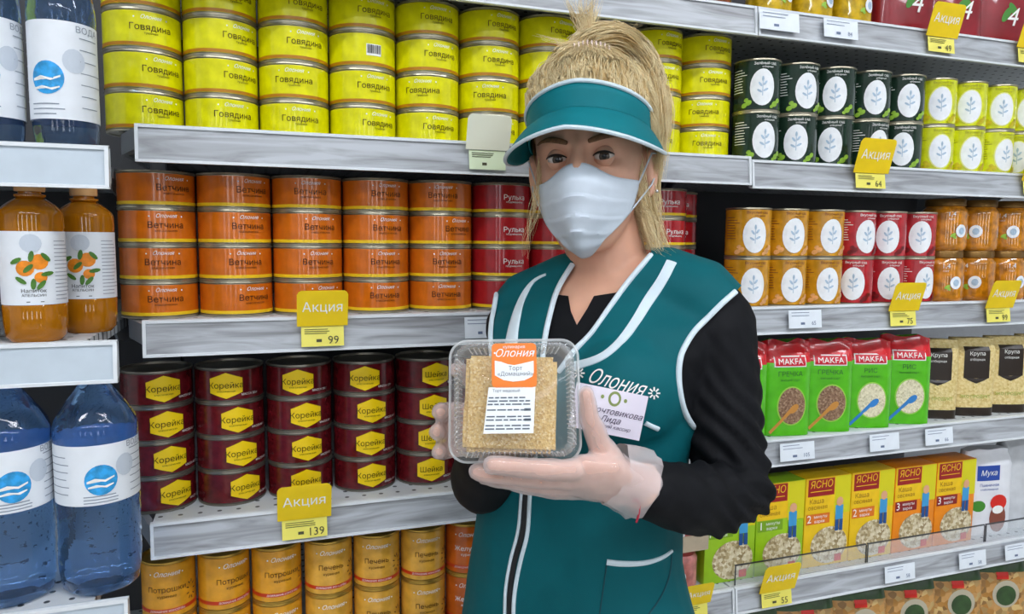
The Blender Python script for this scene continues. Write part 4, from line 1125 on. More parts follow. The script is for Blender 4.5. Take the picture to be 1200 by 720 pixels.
# eye sockets and brow, carved into the skin
EYES = [H(s*0.0278, -0.0745, -0.003) for s in (-1, 1)]
MI = HM.transposed()
for v in body.vertices:
    p = v.co
    if (p-HC0).length > 0.14: continue
    q = MI @ (p-HC0)
    if q.y > -0.03: continue
    for s in (-1, 1):
        d2 = ((q.x-s*0.0278)/0.017)**2+((q.z+0.003)/0.0105)**2
        q.y += 0.0125*math.exp(-d2)
        d3 = ((q.x-s*0.033)/0.020)**2+((q.z-0.016)/0.007)**2
        q.y -= 0.003*math.exp(-d3)
        d4 = ((q.x-s*0.042)/0.02)**2+((q.z+0.03)/0.02)**2
        q.y -= 0.003*math.exp(-d4)
    v.co = HC0 + HM @ q
person = obj('person', body)
tag(person, 'woman in teal vest, visor and face mask holding a clear cake box', 'person')

# ---- eyes
EYEW = mat('eye white', '#d8cfc8', 0.2); IRIS = mat('grey brown iris', '#4a3c30', 0.15); PUP = mat('pupil', '#060606', 0.1); LASH = mat('dark lash', '#1e1612', 0.6); BROW = mat('brow hair', '#6e4c30', 0.7, noise=0.3, nscale=300)
LIDS = mat('eyelid skin', '#b98672', 0.5)
GAZE = (CAM-HC0).normalized()
for s in (-1, 1):
    c = H(s*0.0278, -0.0745, -0.003)
    bm = bmesh.new(); bmesh.ops.create_uvsphere(bm, u_segments=24, v_segments=16, radius=0.0118, matrix=Matrix.Translation(c))
    e = obj('eye', bm_mesh('eye', bm, EYEW), person)
    d = (CAM-c).normalized(); u = d.cross(ZU).normalized(); vv = u.cross(d)
    for nm, rr, lift, m in (('iris', 0.0062, 0.0004, IRIS), ('pupil', 0.0029, 0.0007, PUP)):
        bm = bmesh.new(); n = 20
        rings = []
        for q in (0.0, 0.5, 1.0):
            r = rr*q; hgt = math.sqrt(0.0118**2-r*r)+lift
            rings.append([bm.verts.new(c+d*hgt+u*(r*math.cos(2*PI*k/n))+vv*(r*math.sin(2*PI*k/n))) for k in range(n)] if q else [bm.verts.new(c+d*hgt)])
        for k in range(n):
            bm.faces.new((rings[0][0], rings[1][k], rings[1][(k+1) % n])); bm.faces.new((rings[1][k], rings[2][k], rings[2][(k+1) % n], rings[1][(k+1) % n]))
        obj(nm, bm_mesh(nm, bm, m), e)
    # lids: partial shells round the eyeball
    for nm, t0, t1 in (('upper_eyelid', 0.30, 1.25), ('lower_eyelid', -1.2, -0.42)):
        bm = bmesh.new(); g = []
        for i in range(13):
            a = -1.25+2.5*i/12; row = []
            for j in range(7):
                edge = t0 if nm[0] == 'u' else t1
                t = t0+(t1-t0)*j/6
                if nm[0] == 'u': t = t0*math.cos(a*1.15)+(t1-t0*math.cos(a*1.15))*j/6
                else: t = t0+(t1*math.cos(a*1.15)-t0)*j/6
                rr = 0.0129
                loc = Vector((rr*math.cos(t)*math.sin(a), -rr*math.cos(t)*math.cos(a), rr*math.sin(t)))
                row.append(bm.verts.new(c + HM @ loc))
            g.append(row)
        for i in range(12):
            for j in range(6): bm.faces.new((g[i][j], g[i+1][j], g[i+1][j+1], g[i][j+1]))
        obj(nm, bm_mesh(nm, bm, SKIN), e)
    bm = bmesh.new()
    pts = []
    for i in range(13):
        a = -1.2+2.4*i/12; t = 0.30*math.cos(a*1.15); rr = 0.0135
        pts.append(c + HM @ Vector((rr*math.cos(t)*math.sin(a), -rr*math.cos(t)*math.cos(a), rr*math.sin(t))))
    tube(bm, pts, [0.0005+0.0012*math.sin(PI*i/12) for i in range(13)], n=6, caps=False)
    obj('eyelash', bm_mesh('eyelash', bm, LASH), e)
    bm = bmesh.new(); pts = []
    for i in range(10):
        t = i/9; x = s*(0.012+0.042*t); z = 0.0135+0.0085*math.sin(PI*min(1, t*0.70))-0.003*t
        ph = math.asin(max(-1, min(1, x/0.0735))); hp = head_pt(ph, z, 0.0035); pts.append(H(*hp))
    tube(bm, pts, [(0.0016, 0.0036*math.sin(PI*(0.25+0.70*i/9))) for i in range(10)], side=-(HM @ Vector((0, 1, 0))), n=8)
    obj('eyebrow', bm_mesh('eyebrow', bm, BROW), person)

# ---- clothing: sweater, vest, trousers, shoes
def cut_poly(bm, poly, keep_back=False, also=None):
    """cut an opening whose outline is the pixel polygon seen from the camera; clean edges by bisecting"""
    xs = [p[0] for p in poly]; ys = [p[1] for p in poly]
    for a, b in zip(poly, poly[1:]+poly[:1]):
        n = ray(*a).cross(ray(*b)).normalized()
        def near(f):
            c = proj(f.calc_center_median()); return min(a[0], b[0])-14 < c[0] < max(a[0], b[0])+14 and min(a[1], b[1])-14 < c[1] < max(a[1], b[1])+14
        fs = [f for f in bm.faces if near(f)]
        geom = fs+list({e for f in fs for e in f.edges})+list({v for f in fs for v in f.verts})
        bmesh.ops.bisect_plane(bm, geom=geom, dist=1e-6, plane_co=CAM, plane_no=n)
    def inside(x, y):
        r = False; n = len(poly)
        for i in range(n):
            (x1, y1), (x2, y2) = poly[i], poly[(i+1) % n]
            if (y1 > y) != (y2 > y) and x < (x2-x1)*(y-y1)/(y2-y1)+x1: r = not r
        return r
    dele = []
    bm.normal_update()
    for f in bm.faces:
        c = f.calc_center_median(); x, y = proj(c)
        if inside(x, y):
            if keep_back and f.normal.dot(CAM-c) < 0: continue
            dele.append(f)
    bmesh.ops.delete(bm, geom=dele, context='FACES')
def wrinkle(me, amp, freq, seed, zr=None):
    from mathutils import noise
    me.update()
    N = [v.normal.copy() for v in me.vertices]
    for v, nn in zip(me.vertices, N):
        p = v.co*freq+Vector((seed, seed*2, 0))
        v.co += nn*(amp*noise.noise(p)+amp*0.5*noise.noise(p*2.1))
# sweater
bm = bmesh.new(); torso(bm, 0.004); arm_l(bm, 0.0075); arm_r(bm, 0.0065)
sw = fuse(bm, 0.004, 4, 'sweater', BLACKC)
# sleeve creases round the elbow
el = P(858, 570, 0.85)
from mathutils import noise as mnoise
sw.update(); NN = [v.normal.copy() for v in sw.vertices]
for v, nn in zip(sw.vertices, NN):
    d = (v.co-el).length; wgt = math.exp(-(d/0.11)**2)
    a = (v.co-el); ph = a.dot(RGT)*0.75+a.dot(UPV)*0.66
    v.co += nn*(0.0040*wgt*math.sin(ph*330+3*mnoise.noise(v.co*14))+0.0022*mnoise.noise(v.co*22))
bm = bmesh.new(); bm.from_mesh(sw)
cut_poly(bm, [(640, 285), (770, 285), (735, 330), (722, 343), (696, 347), (688, 362), (676, 381), (669, 365), (666, 347), (650, 345), (648, 330)])
bm.to_mesh(sw); bm.free()
obj('sweater', sw, person)
# vest
bm = bmesh.new(); torso(bm, 0.012)
vest = fuse(bm, 0.0045, 8, 'vest', TEAL)
wrinkle(vest, 0.0042, 10, 3.0)
bm = bmesh.new(); bm.from_mesh(vest)
VN_L = [(675, 300), (671, 310), (653, 340), (643, 375), (638, 401), (636, 425), (640, 452)]
VN_R = [(655, 436), (673, 411), (693, 391), (716, 358), (738, 328), (763, 299)]
cut_poly(bm, VN_L+VN_R+[(763, 270), (690, 270)])
AH_L = [(870, 334), (862, 342), (846, 356), (830, 372), (814, 388), (803, 405), (797, 420), (795, 440), (797, 462), (803, 485), (815, 505)]
cut_poly(bm, AH_L+[(960, 505), (960, 334)])
AH_R = [(582, 345), (579, 362), (576, 380), (575, 400), (578, 430), (585, 460)]
cut_poly(bm, AH_R+[(480, 460), (480, 345)])
bm.to_mesh(vest); bm.free()
sol = None
vest_o = obj('vest', vest, person)
# trousers and shoes
bm = bmesh.new(); legs(bm, 0.008)
obj('trousers', fuse(bm, 0.008, 3, 'trousers', TROUSER), person)
for s in (-1, 1):
    q = cpel + l_*(s*0.105); q = Vector((q.x, q.y, 0.043)); bm = bmesh.new()
    tube(bm, [q-f_*0.05, q+f_*0.05, q+f_*0.13-Vector((0, 0, 0.006))], [0.041, 0.043, 0.034])
    obj('shoe', fuse(bm, 0.006, 2, 'shoe', SHOE), person)

# surface ribbons on the vest
bm = bmesh.new(); bm.from_mesh(vest); VB = BVHTree.FromBMesh(bm); bm.free()
def hit(x, y, bvh=None):
    d = ray(x, y).normalized(); loc, nor, idx, dist = (bvh or VB).ray_cast(CAM, d)
    if loc is None: return None
    if nor.dot(d) > 0: nor = -nor
    return loc, nor
def densify(pts, n):
    """Catmull-Rom through (x, y, width) points"""
    out = []
    Q = [pts[0]]+list(pts)+[pts[-1]]
    for i in range(1, len(Q)-2):
        for k in range(n):
            t = k/n; p0, p1, p2, p3 = Q[i-1], Q[i], Q[i+1], Q[i+2]
            out.append(tuple(0.5*((2*b)+(c-a)*t+(2*a-5*b+4*c-d)*t*t+(3*b-a-3*c+d)*t**3) for a, b, c, d in zip(p0, p1, p2, p3)))
    out.append(tuple(pts[-1])); return out
def ribbon(name, pts, m, parent, hgt=0.0018, n=6, lift=0.0004, fallback=True):
    """band lying on the vest along pixel points (x, y, full width in px)"""
    P3 = []
    for x, y, wpx in densify(pts, n):
        h = hit(x, y)
        if h is None:
            for dx, dy in ((-4, 0), (4, 0), (0, 4), (-8, 0), (8, 0), (0, 8), (-8, 8), (8, 8)):
                h = hit(x+dx, y+dy)
                if h: break
            if h is None: continue
            z = (h[0]-CAM).dot(FWD); h = (P(x, y, z), h[1])
        P3.append((h[0], h[1], wpx*(h[0]-CAM).dot(FWD)/F/2))
    for _ in range(2):                                   # even out depth jumps
        P3 = [P3[0]]+[((a[0]+b[0]*2+c[0])/4, (a[1]+b[1]*2+c[1]).normalized(), b[2]) for a, b, c in zip(P3, P3[1:], P3[2:])]+[P3[-1]]
    bm = bmesh.new(); R = []
    for i, (p, nn, hw) in enumerate(P3):
        t = (P3[min(i+1, len(P3)-1)][0]-P3[max(0, i-1)][0]).normalized(); s = t.cross(nn).normalized(); nn = s.cross(t)
        if nn.dot(CAM-p) < 0: nn = -nn
        q = p+nn*lift
        R.append([bm.verts.new(q+s*(hw*a)+nn*(hgt*b)) for a, b in ((-1, -0.6), (-0.92, 0.6), (-0.5, 1), (0.5, 1), (0.92, 0.6), (1, -0.6))])
    for A, B in zip(R, R[1:]):
        for k in range(6): bm.faces.new((A[k], A[(k+1) % 6], B[(k+1) % 6], B[k]))
    bm.faces.new(R[0]); bm.faces.new(R[-1][::-1])
    return obj(name, bm_mesh(name, bm, m, True, 60), parent)
def w3(pts, wd): return [(x, y, wd) for x, y in pts]
ribbon('piping', w3(VN_L[1:], 6), TRIM, vest_o, 0.0028)
ribbon('piping', w3(VN_R, 6), TRIM, vest_o, 0.0028)
ribbon('piping', w3(AH_L[1:], 7), TRIM, vest_o, 0.003)
ribbon('piping', w3(AH_R, 5), TRIM, vest_o, 0.003)
ribbon('trim_band', [(787, 307, 13), (775, 330, 13), (760, 352, 13), (746, 375, 12), (730, 397, 11), (712, 414, 11), (695, 423, 12), (672, 430, 13)], TRIM, vest_o, 0.0014)
ribbon('trim_band', [(640, 322, 3), (625, 330, 5), (612, 350, 11), (604, 374, 15), (599, 400, 18), (597, 425, 18)], TRIM, vest_o, 0.0014)
ribbon('zip', [(640, 452, 7), (628, 505, 7), (617, 570, 7), (613, 622, 7), (604, 655, 7), (598, 690, 7), (597, 722, 7), (598, 770, 7)], BLACKP, vest_o, 0.0012)
ribbon('piping', [(635, 452, 4), (622, 505, 4), (612, 570, 4), (608, 620, 4), (599, 655, 4), (593, 690, 4), (592, 722, 4), (592, 770, 4)], TRIM, vest_o, 0.002)
ribbon('piping', [(646, 452, 5), (634, 505, 5), (622, 570, 5), (619, 622, 5), (611, 655, 5), (604, 690, 5), (602, 722, 5), (604, 770, 5)], TRIM, vest_o, 0.002)
ribbon('pocket_trim', [(711, 659, 7), (730, 661, 7), (755, 660, 6), (775, 654, 5), (787, 646, 4)], TRIM, vest_o, 0.0018)
SEAM = mat('dark teal seam', '#06444e', 0.7)
ribbon('pocket_seam', [(787, 650, 2), (784, 675, 2), (774, 700, 2), (760, 720, 2), (745, 740, 2)], SEAM, vest_o, 0.001)
ribbon('pocket_seam', [(711, 662, 1.5), (707, 690, 1.5), (702, 725, 1.5)], SEAM, vest_o, 0.0008)
ribbon('belt_seam', [(771, 503, 6), (764, 500, 6), (756, 496, 6)], TRIM, vest_o, 0.002)

# embroidery on the chest
def vest_text(body_, x0, y0, x1, y1, size_px, m, name, shear=0.35, bold=0.0):
    vs, fs = text2d(body_, 1.0, bold, shear, 'LEFT')
    wd = max(x for x, _ in vs); L = math.hypot(x1-x0, y1-y0); ux, uy = (x1-x0)/L, (y1-y0)/L
    out = []
    for u, v in vs:
        a = u/wd*L; b = v*size_px
        h = hit(x0+ux*a+uy*b, y0+uy*a-ux*b)
        out.append(h[0]+h[1]*0.0012 if h else P(x0+ux*a, y0, 0.8))
    me = bpy.data.meshes.new(name); me.from_pydata([tuple(p) for p in out], [], fs); me.materials.append(m)
    return obj(name, me, vest_o)
vest_text('Олония', 689, 440, 757, 459, 25, WHITE, 'embroidery', 0.45, 0.0)
for cx, cy in ((766, 461), (679, 438)):
    vs, fs = [], []
    for k in range(8):
        a = k*PI/4; c, s = math.cos(a), math.sin(a); o = len(vs)
        for r_, q in ((2.5, -0.9), (7, -0.9), (7, 0.9), (2.5, 0.9)): vs.append((cx+c*r_-s*q, cy+s*r_+c*q))
        fs.append((o, o+1, o+2, o+3))
    pts = [hit(*v) for v in vs]
    if all(pts):
        me = bpy.data.meshes.new('flower'); me.from_pydata([tuple(h[0]+h[1]*0.0012) for h in pts], [], fs); me.materials.append(WHITE); obj('embroidery', me, vest_o)

# name badge pinned to the vest
BADGE = mat('white badge card', '#e6dfee', 0.3, coat=0.4); BADGEG = mat('olive badge print', '#8a9a5a', 0.5); BADGEP = mat('dark violet print', '#3c2a4e', 0.5)
c4 = [(676, 448), (760, 465), (749, 517), (666, 500)]
hs = [hit(*c) for c in ((690, 460), (748, 470), (742, 508), (690, 498))]
cd = min((h[0]-CAM).dot(FWD) for h in hs if h)-0.010
K = [P(x, y, cd+dd) for (x, y), dd in zip(c4, (0.0, 0.004, 0.004, 0.0))]
bx = (K[1]-K[0]); by = (K[0]-K[3]); bn = bx.cross(by).normalized()
if bn.dot(CAM-K[0]) < 0: bn = -bn
bm = bmesh.new(); a = [bm.verts.new(k) for k in K]; b = [bm.verts.new(k-bn*0.0012) for k in K]
bm.faces.new(a); bm.faces.new(b[::-1])
for i in range(4): bm.faces.new((a[i], b[i], b[(i+1) % 4], a[(i+1) % 4]))
badge = obj('name_badge', bm_mesh('badge', bm, BADGE, False), person)
bwid = bx.length
bf = lambda u, v: K[3]+bx*u+by*(v)+bn*0.0006          # u, v in 0..1 of the card
def badge_text(s, size, u, v, m, shear=0.35, bold=0.01):
    vs, fs = text2d(s, 1.0, bold, shear, 'CENTER'); asp = bx.length/by.length
    me = bpy.data.meshes.new('type'); me.from_pydata([tuple(bf(u+x*size/asp, v+y*size)) for x, y in vs], [], fs); me.materials.append(m); obj('lettering', me, badge)
badge_text('Почтовикова', 0.19, 0.60, 0.50, BADGEP); badge_text('Лида', 0.19, 0.54, 0.32, BADGEP); badge_text('старший кассир', 0.115, 0.56, 0.17, BADGEP)
for uu, rr, mm in ((0.55, 0.17, BADGEG), (0.55, 0.11, BADGE), (0.38, 0.045, BADGEG), (0.70, 0.045, BADGEG)):
    asp = bx.length/by.length; n = 18
    vs = [bf(uu+rr*0.85*math.cos(2*PI*k/n)/asp, 0.80+rr*math.sin(2*PI*k/n))+bn*(0.0003 if mm is BADGE else 0) for k in range(n)]
    me = bpy.data.meshes.new('mark'); me.from_pydata([tuple(v) for v in vs], [], [tuple(range(n))]); me.materials.append(mm); obj('emblem', me, badge)

# ---- gloves and bracelet
GLOVE = film_mat('clear vinyl glove', '#f3e6e6', 0.26, 0.2)
for fn, cuffp, cn in ((hand_l, [(716, 554, 0.699), (728, 559, 0.704), (740, 564, 0.709), (750, 568, 0.7135)], 'l'), (hand_r, [(577, 508, 0.780), (576, 514, 0.787), (575, 522, 0.80)], 'r')):
    bm = bmesh.new(); fn(bm, 0.0016)
    g = fuse(bm, 0.0026, 3, 'glove', GLOVE)
    wrinkle(g, 0.0012, 60, 5.0)
    go = obj('glove', g, person)
    bm = bmesh.new(); pts = [P(*p) for p in cuffp]; n = 24; R = []; N = len(pts)
    for i, p in enumerate(pts):
        t = (pts[min(N-1, i+1)]-pts[max(0, i-1)]).normalized(); s = (ZU-t*ZU.dot(t)).normalized(); u = t.cross(s)
        rr = [0.030, 0.0315, 0.0335, 0.0355][i] if cn == 'l' else [0.029, 0.032, 0.034][i]
        R.append([bm.verts.new(p+(s*math.cos(2*PI*k/n)+u*math.sin(2*PI*k/n)*0.85)*rr*(1+0.06*math.sin(k*1.9+i))) for k in range(n)])
    for A, B in zip(R, R[1:]):
        for k in range(n): bm.faces.new((A[k], A[(k+1) % n], B[(k+1) % n], B[k]))
    obj('cuff', bm_mesh('cuff', bm, GLOVE), go)
bm = bmesh.new(); tube(bm, [P(741, 588, 0.690), P(747, 586, 0.688), P(750, 592, 0.688), P(749, 602, 0.690), P(746, 612, 0.692)], [0.0011]*5, n=6)
obj('bracelet', bm_mesh('bracelet', bm, mat('red thread', '#a8203a', 0.6)), person)

# ---- face mask
MASK = mat('pale blue mask cloth', '#c6d0db', 0.7, noise=0.02, nscale=60, bump=0.08, bscale=1200)
bm = bmesh.new(); NU, NV = 44, 44; G = []
for j in range(NV+1):
    v = j/NV                                            # 0 top, 1 bottom under the chin
    row = []
    ph_max = math.radians(72) if v < 0.30 else math.radians(72-58*((v-0.30)/0.70)**1.7)
    for i in range(NU+1):
        u = -1+2*i/NU; ph = u*ph_max
        zz = -0.031-0.089*v+0.019*math.exp(-(u/0.34)**2)*(1-v)**2+0.006*abs(u)**2*(v > 0)*v
        x, y, _ = head_pt(ph, max(-0.098, zz), 0.004)
        up = min(1.0, v/0.16)
        tent = (0.010+0.016*up)*math.exp(-(u/0.42)**2)*(1 if v < 0.55 else math.cos((v-0.55)/0.45*1.25))+0.003*math.sin(PI*v)
        pleat = 0.0
        for pv, am in ((0.30, 0.0030), (0.50, 0.0034), (0.68, 0.0026)):
            q = (v-pv-0.10*u*u*(pv-0.42)*3)/0.11
            if 0 <= q < 1: pleat = max(pleat, am*(1-q)**1.5)
        y -= tent+pleat*(1-abs(u)**3)+0.0012*mnoise.noise(Vector((u*3, v*5, 2.0)))
        if v > 0.86: y += 0.020*((v-0.86)/0.14)**1.5
        row.append(bm.verts.new(H(x, y, zz)))
    G.append(row)
for j in range(NV):
    for i in range(NU): bm.faces.new((G[j][i], G[j][i+1], G[j+1][i+1], G[j+1][i]))
TOPE = [v.co.copy() for v in G[0]]
edge_pts = {s: (G[2][0 if s < 0 else NU].co.copy(), G[NV//2][0 if s < 0 else NU].co.copy()) for s in (-1, 1)}
mask_me = bm_mesh('face_mask', bm, MASK, True, 50)
mask_o = obj('face_mask', mask_me, person)
sm = mask_o.modifiers.new('thickness', 'SOLIDIFY'); sm.thickness = 0.0012
bm = bmesh.new(); tube(bm, TOPE, [0.0012]*len(TOPE), n=6)
obj('nose_edge', bm_mesh('nose_edge', bm, MASK), mask_o)
for s in (-1, 1):
    a, b = edge_pts[s]; bm = bmesh.new()
    tube(bm, [a, H(s*0.078, -0.012, 0.004), H(s*0.083, 0.014, 0.006), H(s*0.082, 0.020, -0.015), H(s*0.076, -0.004, -0.034), b], [0.0011]*6, n=6)
    obj('ear_loop', bm_mesh('ear_loop', bm, MASK), mask_o)

# ---- visor
VIS = mat('teal visor cloth', '#04747e', 0.6, noise=0.05, nscale=20, spec=0.25, bump=0.1, bscale=900)
def band_pt(ph, t):
    """headband: t 0 at its lower edge, 1 at its upper edge"""
    a = abs(ph)/math.radians(115)
    zlo = 0.040-0.034*a**1.5; zhi = 0.082-0.046*a**1.5
    z = zlo+(zhi-zlo)*t
    yf, yb, wd = head_at(0.045)
    rx, ry = wd+0.0095+0.002*t, (yb-yf)/2+0.010
    tilt = 0.010*t
    return Vector((rx*math.sin(ph), (yf+yb)/2-(ry-tilt*0.4)*math.cos(ph), z))
bm = bmesh.new(); NP = 48; G = []
PHS = [math.radians(-112+224*i/NP) for i in range(NP+1)]
for ph in PHS: G.append([bm.verts.new(H(*band_pt(ph, j/4))) for j in range(5)])
for i in range(NP):
    for j in range(4): bm.faces.new((G[i][j], G[i+1][j], G[i+1][j+1], G[i][j+1]))
visor = obj('visor', bm_mesh('visor', bm, VIS, True, 60), person)
m_ = visor.modifiers.new('thickness', 'SOLIDIFY'); m_.thickness = 0.002
def brim_pt(ph, t):
    p = band_pt(ph, 0.30); a = ph/math.radians(98)
    ext = 0.050*max(0, 1-abs(a)**2.6)**0.6
    d = Vector((math.sin(ph)*0.24-0.08, -math.cos(ph)*0.9-0.15, 0)).normalized()
    drop = -0.016*t*t-0.014*t
    return p+d*(ext*t)+Vector((0, 0, drop*max(0, 1-abs(a)**4)**0.5-0.008*t*abs(a)))+Vector((math.sin(ph)*0.002, -math.cos(ph)*0.002, 0))
BPH = [math.radians(-98+196*i/NP) for i in range(NP+1)]
bm = bmesh.new(); G = []
for ph in BPH: G.append([bm.verts.new(H(*brim_pt(ph, j/8))) for j in range(9)])
for i in range(NP):
    for j in range(8): bm.faces.new((G[i][j], G[i+1][j], G[i+1][j+1], G[i][j+1]))
brim = obj('brim', bm_mesh('brim', bm, VIS, True, 60), visor)
m_ = brim.modifiers.new('thickness', 'SOLIDIFY'); m_.thickness = 0.0025
bm = bmesh.new(); tube(bm, [H(*brim_pt(ph, 1.01)) for ph in BPH], [0.0024]*(NP+1), n=8); obj('piping', bm_mesh('piping', bm, TRIM), brim)
bm = bmesh.new(); tube(bm, [H(*band_pt(ph, 1.0)) for ph in PHS], [0.0026]*(NP+1), n=8); obj('piping', bm_mesh('piping', bm, TRIM), visor)

# ---- hair
def strands(bm, guide, count, spread, r0, rg, tip=0.15, wav=0.004, nseg=10, squash=None, spread_end=None):
    gp = densify([tuple(p) for p in guide], 4); gp = [Vector(p) for p in gp]; N = len(gp)-1
    for k in range(count*3):
        tone = rg.random()
        a = rg.uniform(0, 2*PI); q = math.sqrt(rg.random()); ph = rg.uniform(0, 6.28); fr = rg.uniform(1.0, 2.4); wa = wav*rg.uniform(0.3, 1.3)
        end = 1-tip*2.2*rg.random(); pts = []
        se = spread_end if spread_end is not None else spread
        for i in range(nseg+1):
            t = i/nseg*end; f = t*N; j = min(N-1, int(f)); p = gp[j].lerp(gp[j+1], f-j)
            tg = (gp[j+1]-gp[j]).normalized(); s = tg.orthogonal().normalized() if abs(tg.z) > 0.95 else (ZU-tg*ZU.dot(tg)).normalized(); u = tg.cross(s)
            sp = (spread+(se-spread)*t)*q
            pts.append(p+s*(sp*math.cos(a)+wa*math.sin(fr*6*t+ph))+u*(sp*math.sin(a)+wa*math.cos(fr*5*t+ph)))
        R = []
        for i, p in enumerate(pts):
            tg = (pts[min(nseg, i+1)]-pts[max(0, i-1)]).normalized(); s = tg.orthogonal().normalized(); u = tg.cross(s)
            r = r0*0.55*(1-0.75*(i/nseg)**2)
            R.append([bm.verts.new(p+s*(r*math.cos(x))+u*(r*math.sin(x))) for x in (0, 2.094, 4.189)])
        for row in R:
            for vv_ in row: vv_[TONE] = tone
        for A, B in zip(R, R[1:]):
            for i in range(3): bm.faces.new((A[i], A[(i+1) % 3], B[(i+1) % 3], B[i]))
rg = random.Random(11)
# scalp cap
bm = bmesh.new(); G = []; NA, NZ = 56, 22
for j in range(NZ+1):
    t = j/NZ; row = []
    for i in range(NA):
        ph = 2*PI*i/NA; front = math.cos(ph)
        zlow = 0.062 if front > 0.35 else 0.062+(-0.125)*min(1, (0.35-front)/0.55)
        z = zlow+(0.118-zlow)*t
        x, y, _ = head_pt(ph, min(z, 0.110), 0.006+0.004*mnoise.noise(Vector((math.cos(ph)*9, math.sin(ph)*9, z*18))))
        if z > 0.104:
            k = max(0.02, 1-((z-0.104)/0.014)**2*0.98) ; x *= k; y = y*k
        row.append(bm.verts.new(H(x, y, z+0.004)))
    G.append(row)
for j in range(NZ):
    for i in range(NA): bm.faces.new((G[j][i], G[j][(i+1) % NA], G[j+1][(i+1) % NA], G[j+1][i]))
bm.faces.new(G[-1])
hair = obj('hair', bm_mesh('hair', bm, HAIR, True, 80), person)
bm = bmesh.new(); TONE = bm.verts.layers.float.new('tone')
KNOT = H(-0.006, 0.000, 0.140)
# combed from the visor up to the knot
for i in range(110):
    ph = math.radians(rg.uniform(-104, 104)); b = band_pt(ph, rg.uniform(0.45, 0.98)); b = Vector((b.x*0.885, b.y*0.89, b.z))
    yv = 0.022*(0.6+0.4*math.cos(ph))
    mid = Vector((b.x*0.80, b.y*0.70, b.z+(0.140-b.z)*0.62))
    strands(bm, [H(*b), H(*(b*0.5+mid*0.5+Vector((b.x*0.12, b.y*0.10, 0.006)))), H(*mid), KNOT], 9, 0.0055, 0.0009, rg, 0.0, 0.0022, 9, spread_end=0.012)
# back of the head, swept up
for i in range(14):
    ph = math.radians(105+150*i/13); x, y, z = head_pt(ph, 0.0, 0.010)
    strands(bm, [H(x, y, z), H(x*1.04, y*1.04, 0.06), H(x*0.7, y*0.7, 0.118), KNOT], 22, 0.011, 0.0010, rg, 0.0, 0.003, 9)
# loose loop that swells over the crown to her left
for k in range(7):
    o = rg.uniform(-0.006, 0.006)
    strands(bm, [P(676, 58+o*300, 0.92), P(690+k*3, 44-k*0.6, 0.918), P(722+k*3, 38+k*2, 0.915), P(752+k*1.5, 62+k*2, 0.912), P(772-k, 100, 0.91), P(778-k*2, 140, 0.912), P(772-k, 180, 0.918), P(766, 215, 0.925)], 46, 0.013, 0.0009, rg, 0.12, 0.004, 14, spread_end=0.010)
for k in range(5):
    strands(bm, [P(690, 62, 0.90), P(722, 68+k*5, 0.892), P(750-k*3, 98+k*3, 0.888), P(764-k*3, 135, 0.893), P(766-k*2, 165, 0.905)], 40, 0.011, 0.0009, rg, 0.1, 0.003, 11)
# left side volume
for k in range(4):
    strands(bm, [P(684, 60, 0.905), P(660-k*2, 62+k*4, 0.90), P(643-k, 85+k*3, 0.905), P(637, 120, 0.915), P(636, 150, 0.93)], 36, 0.009, 0.0009, rg, 0.1, 0.003, 10)
# tuft standing up from the knot
for ex, ey, dd in ((668, -6, 0.92), (684, -12, 0.925), (694, -14, 0.93), (702, -8, 0.92), (676, 2, 0.935), (690, 4, 0.91)):
    strands(bm, [P(688, 50, 0.92), P(688+(ex-688)*0.25, 34, 0.921), P(688+(ex-688)*0.65, 14, 0.922), P(ex, ey, dd)], 16, 0.006, 0.0008, rg, 0.25, 0.002, 8, spread_end=0.010)
for ex, ey in ((622, 40), (640, 46), (752, 26)):
    strands(bm, [P(684, 54, 0.915), P((684+ex)/2, (54+ey)/2+2, 0.912), P(ex, ey, 0.91)], 5, 0.003, 0.0006, rg, 0.3, 0.003, 7)
# long locks down beside the neck
for k in range(6):
    strands(bm, [P(766, 165, 0.925), P(764-k*2, 205, 0.925), P(764-k*3, 245, 0.922), P(772-k*2, 280, 0.915), P(784-k*4, 305, 0.905)], 34, 0.011, 0.0008, rg, 0.25, 0.005, 12, spread_end=0.012)
strands(bm, [P(742, 150, 0.915), P(748, 200, 0.90), P(756, 250, 0.895), P(772, 290, 0.885), P(795, 307, 0.88)], 26, 0.006, 0.0007, rg, 0.3, 0.005, 12, spread_end=0.012)
strands(bm, [P(640, 150, 0.905), P(634, 195, 0.89), P(628, 240, 0.885), P(620, 275, 0.885), P(616, 305, 0.885)], 14, 0.003, 0.0006, rg, 0.35, 0.004, 12, spread_end=0.004)
for f in bm.faces: f.smooth = True
me = bpy.data.meshes.new('locks'); bm.to_mesh(me); bm.free(); me.materials.append(HAIR)
locks = obj('locks', me, hair); tag(locks, kind='stuff')
# coiled hair tie
bm = bmesh.new(); pts = []
for i in range(90):
    t = i/89; c = P(672+46*t, 58-6*math.sin(PI*t)+4*t, 0.893+0.004*math.cos(PI*t)); a = t*2*PI*9
    pts.append(c+RGT*(0.002*math.cos(a))+UPV*(0.0065*math.sin(a))+FWD*(0.0055*math.cos(a)))
tube(bm, pts, [0.0012]*90, n=6, caps=False)
obj('hair_tie', bm_mesh('hair_tie', bm, mat('clear pink tie', '#e8d2c8', 0.2, coat=0.5)), person)
# ear studs
for s in (1,):
    bm = bmesh.new(); ball(bm, H(0.082, 0.000, -0.042), 0.0022, 0.0022, 0.0022); obj('ear_stud', bm_mesh('stud', bm, mat('silver stud', '#dcdde0', 0.2, 0.9)), person)

